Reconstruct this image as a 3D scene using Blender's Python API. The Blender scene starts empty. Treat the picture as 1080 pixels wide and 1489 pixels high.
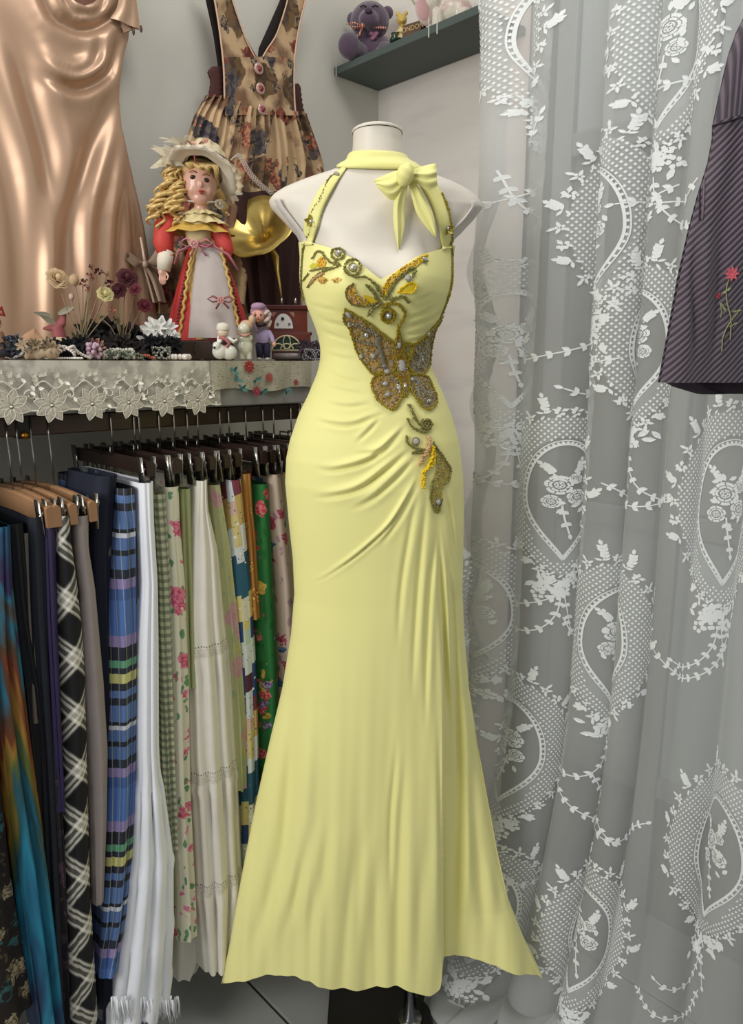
import bpy, math, random
import numpy as np
from mathutils import Vector, Matrix, Euler, noise
from mathutils.bvhtree import BVHTree
random.seed(7); np.random.seed(7)
SC = bpy.context.scene; COL = SC.collection
PI = math.pi
# ---------------------------------------------------------------- camera, world, lights, exposure
F = 1060.0; TILT = math.radians(11.4); EYE = 1.32
cam_d = bpy.data.cameras.new('camera'); cam = bpy.data.objects.new('camera', cam_d); COL.objects.link(cam)
cam.location = (0, 0, EYE); cam.rotation_euler = (PI/2 - TILT, 0, 0)
cam_d.sensor_fit = 'VERTICAL'; cam_d.sensor_height = 36.0; cam_d.lens = 36.0*F/1489.0
cam_d.clip_start = .05; cam_d.clip_end = 50
SC.camera = cam
W = bpy.data.worlds.new('world'); SC.world = W; W.use_nodes = True
W.node_tree.nodes['Background'].inputs[0].default_value = (.97, .97, 1, 1)
W.node_tree.nodes['Background'].inputs[1].default_value = .39
def area(name, loc, target, size, power, col):
    d = bpy.data.lights.new(name, 'AREA'); d.shape = 'RECTANGLE'; d.size, d.size_y = size; d.energy = power; d.color = col
    o = bpy.data.objects.new(name, d); COL.objects.link(o); o.location = loc
    o.rotation_euler = (Vector(target) - Vector(loc)).to_track_quat('-Z', 'Y').to_euler(); return o
area('window_light', (-1.75, -.6, 2.0), (0.15, 1.45, 1.0), (1.0, 1.5), 45, (1, .985, .95))
area('ceiling_lamp', (0.35, .75, 3.1), (0.25, 1.3, 1.0), (1.0, .6), 15, (1, .98, .95))
SC.view_settings.view_transform = 'Standard'; SC.view_settings.look = 'None'
SC.view_settings.exposure = 0.0; SC.view_settings.gamma = 1.0; SC.view_settings.use_curve_mapping = False
SC.cycles.transparent_max_bounces = 24
# ---------------------------------------------------------------- projection: pixel of the photo -> point at a chosen real depth
CA, SA = math.cos(TILT), math.sin(TILT)
CAM = Vector((0, 0, EYE))
def ray(u, v):
    x = (u-540)/F; y = (v-744.5)/F
    return Vector((x, CA - y*SA, -SA - y*CA))
def P(u, v, Y):
    r = ray(u, v); return CAM + r*(Y/r.y)
def PX(p):
    d = Vector(p) - CAM; zc = d.y*CA - d.z*SA; yc = -(d.z*CA + d.y*SA)
    return 540 + F*d.x/zc, 744.5 + F*yc/zc
CORN = Vector((.019, 2.19, 0)); WL = Vector((-.719, -.695, 0)); NL = Vector((.695, -.719, 0))   # left wall: direction away from the corner, normal into the room
def onw(u, v, d):           # point on a vertical plane d in front of the left wall
    r = ray(u, v); o = CORN + NL*d
    t = (o - CAM).dot(NL)/r.dot(NL); return CAM + r*t
def LW(s, d, z): q = CORN + WL*s + NL*d; return Vector((q.x, q.y, z))
def sd(p): q = Vector(p) - CORN; return q.dot(WL), q.dot(NL)
WR = Vector((.695, -.719, 0)); NR = Vector((-.719, -.695, 0))  # right wall
def onr(u, v, d):
    r = ray(u, v); o = CORN + NR*d
    t = (o - CAM).dot(NR)/r.dot(NR); return CAM + r*t
def RWp(s, d, z): q = CORN + WR*s + NR*d; return Vector((q.x, q.y, z))
# ---------------------------------------------------------------- materials
def lin(c):
    if isinstance(c, str): c = [int(c[i:i+2], 16)/255 for i in (0, 2, 4)]
    return tuple((x/12.92 if x <= .04045 else ((x+.055)/1.055)**2.4) for x in c[:3]) + (1,)
class NT:
    def __init__(s, name):
        s.m = bpy.data.materials.new(name); s.m.use_nodes = True; s.t = s.m.node_tree; s.n = s.t.nodes
        s.b = s.n['Principled BSDF']; s.out = s.n['Material Output']; s._uv = None
    def L(s, a, b): s.t.links.new(a, b)
    def put(s, sock, val):
        if hasattr(val, 'links') or hasattr(val, 'is_output'): s.L(val, sock)
        elif isinstance(val, str): sock.default_value = lin(val)
        else: sock.default_value = val
    def uv(s):
        if not s._uv: s._uv = s.n.new('ShaderNodeTexCoord').outputs['UV']
        return s._uv
    def objc(s): return s.n.new('ShaderNodeTexCoord').outputs['Object']
    def xy(s, vec=None):
        k = s.n.new('ShaderNodeSeparateXYZ'); s.L(vec or s.uv(), k.inputs[0]); return k.outputs[0], k.outputs[1]
    def math(s, op, a, b=0.0, c=None):
        k = s.n.new('ShaderNodeMath'); k.operation = op; s.put(k.inputs[0], a); s.put(k.inputs[1], b)
        if c is not None: s.put(k.inputs[2], c)
        return k.outputs[0]
    def mix(s, f, a, b, blend='MIX'):
        k = s.n.new('ShaderNodeMix'); k.data_type = 'RGBA'; k.blend_type = blend
        s.put(k.inputs[0], f); s.put(k.inputs[6], a); s.put(k.inputs[7], b); return k.outputs[2]
    def map(s, scale=(1, 1, 1), rot=(0, 0, 0), loc=(0, 0, 0), vec=None):
        k = s.n.new('ShaderNodeMapping'); s.L(vec or s.uv(), k.inputs[0]); k.inputs[1].default_value = loc
        k.inputs[2].default_value = rot; k.inputs[3].default_value = scale; return k.outputs[0]
    def noise(s, scale, vec=None, detail=3, dist=0, col=False):
        k = s.n.new('ShaderNodeTexNoise'); s.L(vec or s.uv(), k.inputs['Vector']); k.inputs['Scale'].default_value = scale
        k.inputs['Detail'].default_value = detail; k.inputs['Distortion'].default_value = dist
        return k.outputs['Color' if col else 'Fac']
    def vor(s, scale, vec=None, feature='F1', rnd=1.0):
        k = s.n.new('ShaderNodeTexVoronoi'); k.feature = feature; s.L(vec or s.uv(), k.inputs['Vector'])
        k.inputs['Scale'].default_value = scale; k.inputs['Randomness'].default_value = rnd; return k
    def ramp(s, f, stops, interp='LINEAR'):
        k = s.n.new('ShaderNodeValToRGB'); k.color_ramp.interpolation = interp; e = k.color_ramp.elements
        while len(e) < len(stops): e.new(.5)
        for el, (p, c) in zip(e, stops): el.position = p; el.color = lin(c) if not isinstance(c, tuple) or len(c) != 4 else c
        s.put(k.inputs[0], f); return k.outputs[0]
    def step(s, f, lo, hi):    # smooth 0..1
        k = s.n.new('ShaderNodeMapRange'); k.interpolation_type = 'SMOOTHSTEP'; s.put(k.inputs[0], f)
        k.inputs[1].default_value = lo; k.inputs[2].default_value = hi; return k.outputs[0]
    def bump(s, h, strength=.3, dist=.002):
        k = s.n.new('ShaderNodeBump'); k.inputs['Strength'].default_value = strength; k.inputs['Distance'].default_value = dist
        s.L(h, k.inputs['Height']); s.L(k.outputs[0], s.b.inputs['Normal'])
    def fin(s, col=None, rough=.7, metal=0, spec=.5, sheen=0, sss=0, coat=0, trans=0, ior=1.45, alpha=1, emit=None):
        if col is not None: s.put(s.b.inputs['Base Color'], col)
        s.put(s.b.inputs['Roughness'], rough); s.b.inputs['Metallic'].default_value = metal
        s.b.inputs['Specular IOR Level'].default_value = spec; s.b.inputs['Sheen Weight'].default_value = sheen
        s.b.inputs['Coat Weight'].default_value = coat; s.b.inputs['Transmission Weight'].default_value = trans; s.b.inputs['IOR'].default_value = ior
        s.put(s.b.inputs['Alpha'], alpha); return s.m
_mc = {}
def mat(col, rough=.7, metal=0, spec=.5, sheen=0, bump=0, bs=60, vary=.06, **k):
    key = (col, rough, metal, spec, sheen, bump, bs, vary, tuple(k.items()))
    if key in _mc: return _mc[key]
    n = NT('plain_'+col); oc = n.objc(); ns = n.noise(bs, oc)
    c = lin(col); a = tuple(x*(1-vary) for x in c[:3])+(1,); b = tuple(min(1, x*(1+vary)) for x in c[:3])+(1,)
    if bump: n.bump(ns, bump, .002)
    m = n.fin(n.mix(ns, a, b), rough, metal, spec, sheen, **k); _mc[key] = m; return m
# ---------------------------------------------------------------- mesh builder
WORLD = {}
class B:
    def __init__(s): s.v = []; s.f = []; s.uv = []; s.mi = []
    def add(s, v, f, uv=None, mi=0):
        o = len(s.v); s.v += [tuple(p) for p in v]; s.f += [tuple(i+o for i in q) for q in f]
        s.uv += [tuple(q) for q in uv] if uv is not None else [(p[0]+p[1], p[2]) for p in v]; s.mi += [mi]*len(f); return s
    def tube(s, pts, r, n=8, closed=False, mi=0, flat=1.0):
        pts = [Vector(p) for p in pts]; k = len(pts); rs = r if hasattr(r, '__len__') else [r]*k
        vs = []; fs = []; t0 = None; nn = None
        for i, p in enumerate(pts):
            a = pts[i-1] if (i or closed) else p; b = pts[(i+1) % k] if (i < k-1 or closed) else p
            t = (b-a); t = t.normalized() if t.length > 1e-9 else Vector((0, 0, 1))
            if nn is None: nn = t.orthogonal().normalized()
            else:
                nn = nn - t*nn.dot(t); nn = nn.normalized() if nn.length > 1e-6 else t.orthogonal().normalized()
            bb = t.cross(nn)
            for j in range(n):
                an = 2*PI*j/n; vs.append(p + (nn*math.cos(an) + bb*math.sin(an)*flat)*rs[i])
        m = k if closed else k-1
        for i in range(m):
            for j in range(n):
                a = i*n+j; b = i*n+(j+1) % n; c = ((i+1) % k)*n+(j+1) % n; d = ((i+1) % k)*n+j; fs.append((a, b, c, d))
        if not closed: fs.append(tuple(range(n))[::-1]); fs.append(tuple((k-1)*n+j for j in range(n)))
        return s.add(vs, fs, mi=mi)
    def ell(s, c, r, R=None, nu=14, nv=9, mi=0):
        if not hasattr(r, '__len__'): r = (r, r, r)
        c = Vector(c); vs = []; fs = []
        for i in range(nv+1):
            th = PI*i/nv
            for j in range(nu):
                ph = 2*PI*j/nu; q = Vector((r[0]*math.sin(th)*math.cos(ph), r[1]*math.sin(th)*math.sin(ph), r[2]*math.cos(th)))
                if R: q = R @ q
                vs.append(c+q)
        for i in range(nv):
            for j in range(nu): fs.append((i*nu+j, (i+1)*nu+j, (i+1)*nu+(j+1) % nu, i*nu+(j+1) % nu))
        return s.add(vs, fs, mi=mi)
    def box(s, c, sz, R=None, mi=0):
        c = Vector(c); h = Vector(sz)/2; vs = []
        for x in (-1, 1):
            for y in (-1, 1):
                for z in (-1, 1):
                    q = Vector((x*h.x, y*h.y, z*h.z)); vs.append(c + (R @ q if R else q))
        return s.add(vs, [(0, 1, 3, 2), (4, 6, 7, 5), (0, 4, 5, 1), (2, 3, 7, 6), (0, 2, 6, 4), (1, 5, 7, 3)], mi=mi)
    def bead(s, c, r, mi=0):
        c = Vector(c); o = [Vector(q)*r for q in ((1, 0, 0), (0, 1, 0), (-1, 0, 0), (0, -1, 0), (0, 0, 1), (0, 0, -1))]
        return s.add([c+q for q in o], [(0, 1, 4), (1, 2, 4), (2, 3, 4), (3, 0, 4), (1, 0, 5), (2, 1, 5), (3, 2, 5), (0, 3, 5)], mi=mi)
    def lathe(s, prof, c=(0, 0, 0), R=None, n=24, mi=0, wob=None):
        c = Vector(c); vs = []; fs = []; k = len(prof)
        for i, (r, z) in enumerate(prof):
            for j in range(n):
                a = 2*PI*j/n; rr = r*(wob(a, i/(k-1)) if wob else 1); q = Vector((rr*math.cos(a), rr*math.sin(a), z))
                vs.append(c + (R @ q if R else q))
        for i in range(k-1):
            for j in range(n): fs.append((i*n+j, i*n+(j+1) % n, (i+1)*n+(j+1) % n, (i+1)*n+j))
        return s.add(vs, fs, mi=mi)
    def sheet(s, fn, nu, nv, closeu=False, mi=0, uvf=None):
        vs = []; uv = []; fs = []; w = nu if closeu else nu+1
        for j in range(nv+1):
            for i in range(w):
                vs.append(fn(i/nu, j/nv)); uv.append(uvf(i/nu, j/nv) if uvf else (i/nu, j/nv))
        for j in range(nv):
            for i in range(nu): fs.append((j*w+i, j*w+(i+1) % w, (j+1)*w+(i+1) % w, (j+1)*w+i))
        return s.add(vs, fs, uv, mi)
    def petal(s, c, d, nrm, L, Wd, curl=.3, mi=0, k=4):
        c = Vector(c); d = Vector(d).normalized(); nrm = Vector(nrm); nrm = (nrm - d*nrm.dot(d)).normalized(); sd_ = d.cross(nrm)
        def fn(a, b):
            w = math.sin(PI*min(1, b*.93+.07)**.8)*Wd*.5; x = (a-.5)*2
            return c + d*(b*L) + sd_*(x*w) + nrm*(curl*L*(b*b) + abs(x)*w*.35)
        return s.sheet(fn, 2, k, mi=mi)
    def rose(s, c, nrm, r, mi=0, mi2=None, layers=4):
        c = Vector(c); nrm = Vector(nrm).normalized(); e1 = nrm.orthogonal().normalized(); e2 = nrm.cross(e1)
        s.ell(c + nrm*r*.35, (r*.3, r*.3, r*.35), nu=8, nv=5, mi=mi if mi2 is None else mi2)
        for L in range(layers):
            n = 3+L; rr = r*(.35+.65*L/(layers-1)); hgt = r*(.75-.4*L/(layers-1))
            for k in range(n):
                a0 = 2*PI*k/n + L*.7 + random.uniform(-.15, .15); sp = 2*PI/n*.72
                def fn(a, b, a0=a0, sp=sp, rr=rr, hgt=hgt):
                    an = a0 + (a-.5)*2*sp; q = rr*(.25 + .75*b**.7)*(1+.06*math.sin(9*a)); h = hgt*b*(1-.35*(2*a-1)**2) - (b**4)*r*.18
                    return c + (e1*math.cos(an)+e2*math.sin(an))*q + nrm*h
                s.sheet(fn, 5, 4, mi=mi)
        return s
    def obj(s, name, m, parent=None, smooth=True, bevel=0, solid=0, remesh=0, sub=0, kind=None, label=None, origin='c', ang=None):
        V = np.array(s.v, dtype=float); lo, hi = V.min(0), V.max(0); o = (lo+hi)/2
        if parent is None: o[2] = lo[2]
        me = bpy.data.meshes.new(name); me.from_pydata((V-o).tolist(), [], s.f)
        ms = m if isinstance(m, (list, tuple)) else [m]
        for q in ms: me.materials.append(q)
        if len(ms) > 1: me.polygons.foreach_set('material_index', s.mi)
        ul = me.uv_layers.new(name='UVMap'); idx = np.empty(len(me.loops), dtype=np.int32); me.loops.foreach_get('vertex_index', idx)
        ul.data.foreach_set('uv', np.array(s.uv, dtype=np.float32)[idx].ravel())
        if smooth: me.polygons.foreach_set('use_smooth', [True]*len(me.polygons))
        me.update()
        ob = bpy.data.objects.new(name, me); COL.objects.link(ob)
        if parent is not None: ob.parent = parent; pw = WORLD.get(parent.name, Vector((0, 0, 0)))
        else: pw = Vector((0, 0, 0))
        ob.location = Vector(o) - pw; WORLD[ob.name] = Vector(o)
        if solid: k = ob.modifiers.new('solid', 'SOLIDIFY'); k.thickness = solid; k.offset = 0
        if bevel: k = ob.modifiers.new('bevel', 'BEVEL'); k.width = bevel; k.segments = 2; k.limit_method = 'ANGLE'; k.harden_normals = False
        if remesh: k = ob.modifiers.new('remesh', 'REMESH'); k.mode = 'VOXEL'; k.voxel_size = remesh; k.use_smooth_shade = True; k2 = ob.modifiers.new('smooth', 'SMOOTH'); k2.iterations = 6; k2.factor = .5
        if sub: k = ob.modifiers.new('sub', 'SUBSURF'); k.levels = sub; k.render_levels = sub
        if kind: ob['kind'] = kind
        if label: ob['label'] = label
        return ob
def tag(o, label, cat, group=None, kind=None):
    o['label'] = label; o['category'] = cat
    if group: o['group'] = group
    if kind: o['kind'] = kind
    return o
def thing(name, label, cat, loc=(0, 0, 0), group=None):
    o = bpy.data.objects.new(name, None); COL.objects.link(o); o.location = loc; o.empty_display_size = .05
    WORLD[o.name] = Vector(loc); return tag(o, label, cat, group)
def move(o, loc, rz=0, sc=1): o.location = loc; o.rotation_euler = (0, 0, rz); o.scale = (sc, sc, sc); return o
def dup(root, loc, rz=0, sc=1, label=None, group=None):
    r = root.copy(); COL.objects.link(r); r.location = loc; r.rotation_euler = (0, 0, rz); r.scale = (sc, sc, sc)
    if label: r['label'] = label
    if group: r['group'] = group
    def rec(src, dst):
        for ch in list(src.children):
            c = ch.copy(); COL.objects.link(c); c.parent = dst; rec(ch, c)
    rec(root, r); return r
def face_cam(p): return math.atan2(p[0], p[1])*-1.0     # rotation that turns a thing's -Y side to the camera
def cr(pts, n):     # smooth resample of a point list
    A = np.array([tuple(p) for p in pts], dtype=float)
    if len(A) < 3:
        return [tuple(A[0]*(1-t)+A[-1]*t) for t in np.linspace(0, 1, n)]
    d = np.r_[0, np.cumsum(np.linalg.norm(np.diff(A, axis=0), axis=1)+1e-9)]; out = []
    Pp = np.vstack([2*A[0]-A[1], A, 2*A[-1]-A[-2]])
    for t in np.linspace(0, d[-1], n):
        i = min(max(np.searchsorted(d, t, side='right')-1, 0), len(A)-2); q = (t-d[i])/(d[i+1]-d[i])
        p0, p1, p2, p3 = Pp[i], Pp[i+1], Pp[i+2], Pp[i+3]
        out.append(tuple(.5*((2*p1)+(-p0+p2)*q+(2*p0-5*p1+4*p2-p3)*q*q+(-p0+3*p1-3*p2+p3)*q**3)))
    return out
def foldfield(U, V, curves):
    """relief of pressed folds on a cloth: sharp valley on one side, round ridge on the other. U,V arrays in pattern units"""
    D = np.zeros_like(U)
    for pts, amp, wd, ridge in curves:
        A = np.array(cr(pts, 24)); L = len(A)-1
        best = np.full(U.shape, 1e9); sg = np.zeros_like(U); tt = np.zeros_like(U)
        for i in range(L):
            a, b = A[i], A[i+1]; e = b-a; l2 = (e**2).sum()+1e-9
            t = np.clip(((U-a[0])*e[0]+(V-a[1])*e[1])/l2, 0, 1)
            dx = U-(a[0]+t*e[0]); dy = V-(a[1]+t*e[1]); d = dx*dx+dy*dy; m = d < best
            best = np.where(m, d, best); sg = np.where(m, np.sign(e[0]*dy-e[1]*dx), sg); tt = np.where(m, (i+t)/L, tt)
        dd = np.sqrt(best)*sg; tp = np.clip(np.minimum(tt, 1-tt)*2.5, 0, 1); tp = tp*tp*(3-2*tp)
        D += amp*tp*(-np.exp(-(dd/wd)**2) + ridge*np.exp(-((dd+1.9*wd)/(1.5*wd))**2) + .35*ridge*np.exp(-((dd-1.9*wd)/(1.5*wd))**2))
    return D
def interp(x, tab, j=1): return np.interp(x, [t[0] for t in tab], [t[j] for t in tab])
# ================================================================ SETTING
n = NT('wall_paint'); oc = n.objc(); nz = n.noise(1.6, oc, 5); n2 = n.noise(40, oc, 3)
n.bump(n2, .08, .002); WALLM = n.fin(n.mix(nz, 'CAC7BB', 'D3D0C5'), .85)
n = NT('wall_paint_old'); oc = n.objc(); nz = n.noise(2.6, oc, 6, .6); st = n.step(nz, .55, .75); n2 = n.noise(5, n.map((1, 1, 5), vec=oc), 5)
n.bump(n2, .12, .003); WALLM2 = n.fin(n.mix(st, n.mix(n.step(n2, .5, .7), 'D6D0C8', 'CFC9C2'), 'D8C2B4'), .85)
def wallobj(name, pts, thick_dir, h0, h1, m, t=.08):
    b = B(); a, c = pts; off = thick_dir*t
    q = [a, c, c+off, a+off]; vs = [Vector((p.x, p.y, h)) for h in (h0, h1) for p in q]
    b.add(vs, [(0, 1, 2, 3), (7, 6, 5, 4), (0, 4, 5, 1), (1, 5, 6, 2), (2, 6, 7, 3), (3, 7, 4, 0)])
    return b.obj(name, m, smooth=False, kind='structure')
wallobj('wall_left', (CORN, CORN+WL*3.4), -NL, 0, 3.0, WALLM)
wallobj('wall_right', (CORN, CORN+WR*.50), -NR, 0, 3.0, WALLM2)
wallobj('wall_far', (CORN+WR*1.62, CORN+WR*2.6), -NR, 0, 3.0, WALLM)
# doorway behind the curtain: frame and panelled grey door
door = bpy.data.objects.new('door_1', None); COL.objects.link(door); door['kind'] = 'structure'; dl = CORN+WR*.50; door.location = dl; WORLD['door_1'] = dl.copy()
RA = Matrix.Rotation(math.atan2(WR.y, WR.x), 3, 'Z')
GM = mat('8C8D8A', .45); GM2 = mat('A3A8A6', .3); GM3 = mat('6E6C68', .6)
def dpiece(name, s0, s1, z0, z1, d0, d1, m):
    c = RWp((s0+s1)/2, (d0+d1)/2, (z0+z1)/2); b = B().box(c, (s1-s0, abs(d1-d0), z1-z0), RA); return b.obj(name, m, door, smooth=False, bevel=.004)
dpiece('door_frame', .50, .55, 0, 3.0, -.08, .015, GM3); dpiece('door_frame', 1.57, 1.62, 0, 3.0, -.08, .015, GM3)
for i, s0 in enumerate((.55, .86, 1.2)):
    dpiece('stile', s0, s0+.05, 0, 3.0, -.06, -.02, GM)
    for z0, z1, m in ((0, .32, GM3), (.36, .95, GM2), (1.0, 1.78, GM if i else GM3), (1.83, 2.2, GM2), (2.24, 3.0, GM3)):
        dpiece('panel', s0+.05, s0+.31, z0, z1, -.055, -.035, m)
    for z0 in (.32, .95, 1.78, 2.2): dpiece('rail', s0+.05, s0+.31, z0, z0+.05, -.06, -.02, GM)
# floor with separate tiles laid parallel to the walls
fl = B().box((0, 1.0, -.03), (6, 6, .04)).obj('floor', mat('4A4A48', .8), smooth=False, kind='structure')
n = NT('floor_tile'); oc = n.objc(); nz = n.noise(9, oc, 5); sp = n.vor(7, oc).outputs[0]
n.bump(nz, .05, .001); TM = n.fin(n.mix(n.step(sp, .02, .035), '55534F', n.mix(nz, '8B8C88', '9A9B97')), .35)
T0 = P(364, 1429, 1.353); tl = None; TS = .6
for i in range(-2, 3):
    for j in range(-3, 3):
        o0 = T0 + WR*(i*TS+.36) + NR*(j*TS)
        c = Vector((o0.x, o0.y, -.005)) + (WR+NR)*(TS/2)
        if c.y < -.3 or (c-CORN).dot(NL) < -.1 or (c-CORN).dot(NR) < -.2: continue
        if tl is None:
            tl = B().box((0, 0, 0), (TS-.006, TS-.006, .01), RA).obj('tile', TM, fl, smooth=False, bevel=.002)
            o = tl
        else: o = tl.copy(); COL.objects.link(o); o.parent = fl
        o.location = c - WORLD['floor']
# skirting on the left wall
wallobj('baseboard_left', (CORN+NL*.012, CORN+NL*.012+WL*3.3), -NL, 0, .08, mat('B5B3AE', .5), .011)

# ================================================================ MANNEQUIN
Y0 = 1.25
OUT = [  # row in the photo, left edge, right edge, front depth, back depth, of the torso and then the gown
 (196, 513, 584, .046, .046), (210, 513, 584, .046, .046), (232, 511, 587, .048, .05), (240, 504, 594, .05, .055), (247, 491, 607, .052, .06), (254, 474, 624, .055, .065),
 (261, 450, 642, .058, .07), (268, 430, 661, .06, .075), (276, 411, 677, .062, .08), (285, 397, 690, .064, .082), (294, 391, 698, .066, .085), (303, 394, 701, .068, .088),
 (318, 408, 690, .072, .09), (335, 424, 674, .078, .09), (352, 436, 660, .084, .09), (375, 438, 657, .09, .09), (400, 437.5, 657.5, .094, .09), (412, 438, 657, .095, .09),
 (430, 443, 653, .094, .088), (448, 449, 646, .092, .086), (470, 458, 637, .088, .082), (489, 465, 630, .082, .078), (508, 468, 625, .078, .075), (525, 468, 624, .077, .075),
 (540, 464, 627, .079, .078), (552, 459, 633, .082, .082), (574, 450, 643, .09, .092), (600, 437, 653, .098, .104), (638, 424, 664, .106, .118), (665, 418.5, 668, .11, .125),
 (699, 417, 671, .112, .125), (754, 422, 672, .108, .12), (810, 428, 670.5, .103, .11), (860, 430, 670, .10, .105), (920, 425, 673, .098, .10), (1000, 412, 680, .096, .10),
 (1080, 393, 692, .095, .10), (1170, 373, 709, .094, .10), (1240, 359, 722, .092, .10), (1310, 346, 738, .09, .10), (1370, 336, 762, .088, .10), (1427, 324, 790, .086, .10), (1500, 312, 818, .086, .1)]
zt = []
for v, l, r, a, b in OUT:
    p, q = P(l, v, Y0), P(r, v, Y0); zt.append((p.z, (p.x+q.x)/2, (q.x-p.x)/2, a, b))
zt = zt[::-1]
ZA = np.array([t[0] for t in zt])
def gauss_tab(z):   # cx, w, df, db
    return [np.interp(z, ZA, [t[j] for t in zt]) for j in (1, 2, 3, 4)]
def zofv(v): return P(548, v, Y0).z
bl, br_ = P(497, 415, Y0-.1), P(604, 412, Y0-.1)
def body(phi, z, off=0.0):
    phi = np.asarray(phi, float); z = np.asarray(z, float); cx, w, df, db = gauss_tab(z)
    c, s = np.cos(phi), np.sin(phi)
    hem = np.clip((zofv(900)-z)/(zofv(900)-zofv(1420)), 0, 1)
    e = 1 + .25*hem
    x = cx + (w+off)*c
    y = np.where(s > 0, -(df+off)*np.abs(s)**(.85*e), (db+off)*np.abs(s)**(.9*e))
    for q in (bl, br_):
        g = np.exp(-((x-q.x)/.052)**2 - ((z-q.z)/.058)**2)*.030*np.clip(s, 0, 1)**.7
        g2 = np.exp(-((x-q.x)/.05)**2 - ((z-q.z+.01)/.036)**2)*.010*np.clip(s, 0, 1)
        y = y - g - g2
    return x, Y0+y, z
def gridmesh(X, Y, Z, UVu, UVv, closed=True):
    nr, nc = X.shape; V = np.stack([X, Y, Z], -1).reshape(-1, 3); idx = np.arange(nr*nc).reshape(nr, nc)
    a = idx[:-1]; b_ = idx[1:]
    if closed: an = np.roll(a, -1, 1); bn = np.roll(b_, -1, 1)
    else: a, an, b_, bn = a[:, :-1], a[:, 1:], b_[:, :-1], b_[:, 1:]
    Fc = np.stack([a, an, bn, b_], -1).reshape(-1, 4)
    g = B(); g.v = V.tolist(); g.f = Fc.tolist(); g.uv = np.stack([UVu, UVv], -1).reshape(-1, 2).tolist(); g.mi = [0]*len(g.f); return g
SKIN = NT('mannequin_shell'); ns = SKIN.noise(14, SKIN.objc(), 4); SKIN.bump(SKIN.noise(300, SKIN.objc()), .03, .001); SKIN = SKIN.fin(SKIN.mix(ns, 'D8D0C1', 'DFD8CA'), .42)
man = thing('mannequin', 'off-white headless dress form on a metal pole, wearing the long yellow gown', 'mannequin', (.078, Y0, 0))
ph = np.linspace(0, 2*PI, 97)[:-1]; zs = np.array([zofv(v) for v in np.concatenate([np.linspace(196, 320, 46), np.linspace(324, 760, 60)])])
PH, ZZ = np.meshgrid(ph, zs); X, Y, Z = body(PH, ZZ, -.010*np.clip((zofv(338)-ZZ)/(zofv(338)-zofv(372)), 0, 1))
g = gridmesh(X, Y, Z, PH, ZZ)
g.add([Vector((X[-1, i], Y[-1, i], Z[-1, i])) for i in range(96)], [tuple(range(96))[::-1]])
torso = g.obj('torso', SKIN, man); TB = BVHTree.FromPolygons([Vector(v) for v in g.v], g.f)
# neck cap, slightly proud, dark gap beneath
zc = zofv(196); cx, w, df, db = [float(q) for q in gauss_tab(zc)]
cp = B(); cp.lathe([(.0, .012), (.7, .0115), (.93, .010), (1.02, .007), (1.05, .003), (1.03, .0)], n=40)
cp.v = [(cx+x*w, Y0+y*.046, zc+.001+z*.6) for x, y, z in cp.v]; cp.obj('neck_cap', SKIN, man)
gp = B(); gp.lathe([(0, .003), (.97, .003), (.97, -.001), (0, -.001)], n=40); gp.v = [(cx+x*w, Y0+y*.046, zc+z) for x, y, z in gp.v]; gp.obj('neck_gap', mat('3A342C', .6), man)
for sgn, pts in ((-1, [(391, 293), (396, 305), (411, 324), (428, 345), (436, 362)]), (1, [(700, 297), (702, 304), (690, 321), (673, 338), (660, 354)])):
    t = B(); pp = [P(u, v, Y0-.045) for u, v in pts]; qq = [P(u, v, Y0+.05) for u, v in pts]
    def rim(a, b, pp=pp, qq=qq, sgn=sgn):
        k = a*(len(pp)-1); i = min(int(k), len(pp)-2); m = pp[i].lerp(pp[i+1], k-i); m2 = qq[i].lerp(qq[i+1], k-i); o = -.004
        return m.lerp(m2, b) + Vector((sgn*(o-.012*abs(2*b-1)**2), 0, -o))
    t.sheet(rim, 14, 8); t.obj('arm_cap', mat('CFC9C2', .4), man, solid=.003)
b = B(); b.tube([(.078, Y0, .012), (.078, Y0, .80)], .0135, 20); b.obj('pole', mat('B9BBBC', .12, 1.0), man)
b = B(); b.tube([(.078, Y0, .012), (.078, Y0, .020)], .024, 20); b.obj('pole_socket', mat('98999A', .2, 1.0), man)
b = B(); b.box((.0175, 1.235, .008), (.215, .21, .012)); b.obj('base', mat('1D1C1B', .25), man, bevel=.004, smooth=False)

# ================================================================ GOWN
n = NT('yellow_jersey'); uv = n.uv(); fine = n.noise(900, n.objc(), 2); big = n.noise(5, n.objc(), 3)
n.bump(fine, .06, .0006); YM = n.fin(n.mix(big, 'EDE897', 'F0EB9F'), .62, sheen=.15, spec=.3)
YT = mat('EBE694', .55, sheen=.2, vary=.03)
gown = thing('evening_gown', 'long pale yellow halter gown with beaded butterfly, worn by the mannequin', 'dress', (0, Y0, .1))
NECK = [(430, 352), (441, 352), (455, 353), (480, 360), (503, 370), (525, 384), (540, 396), (553, 406), (562, 402), (575, 394), (603, 374), (623, 367), (647, 360), (665, 356)]
HEM = [(320, 1429), (326, 1427), (365, 1424), (395, 1421), (427, 1420), (460, 1427), (485, 1436), (505, 1437), (518, 1441), (531, 1443), (545, 1438), (559, 1434), (575, 1433), (587, 1435), (603, 1439), (624, 1445), (632, 1443), (640, 1438), (643, 1412), (650, 1406), (660, 1411), (667, 1413), (680, 1409), (693, 1408), (740, 1411), (790, 1420)]
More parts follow.
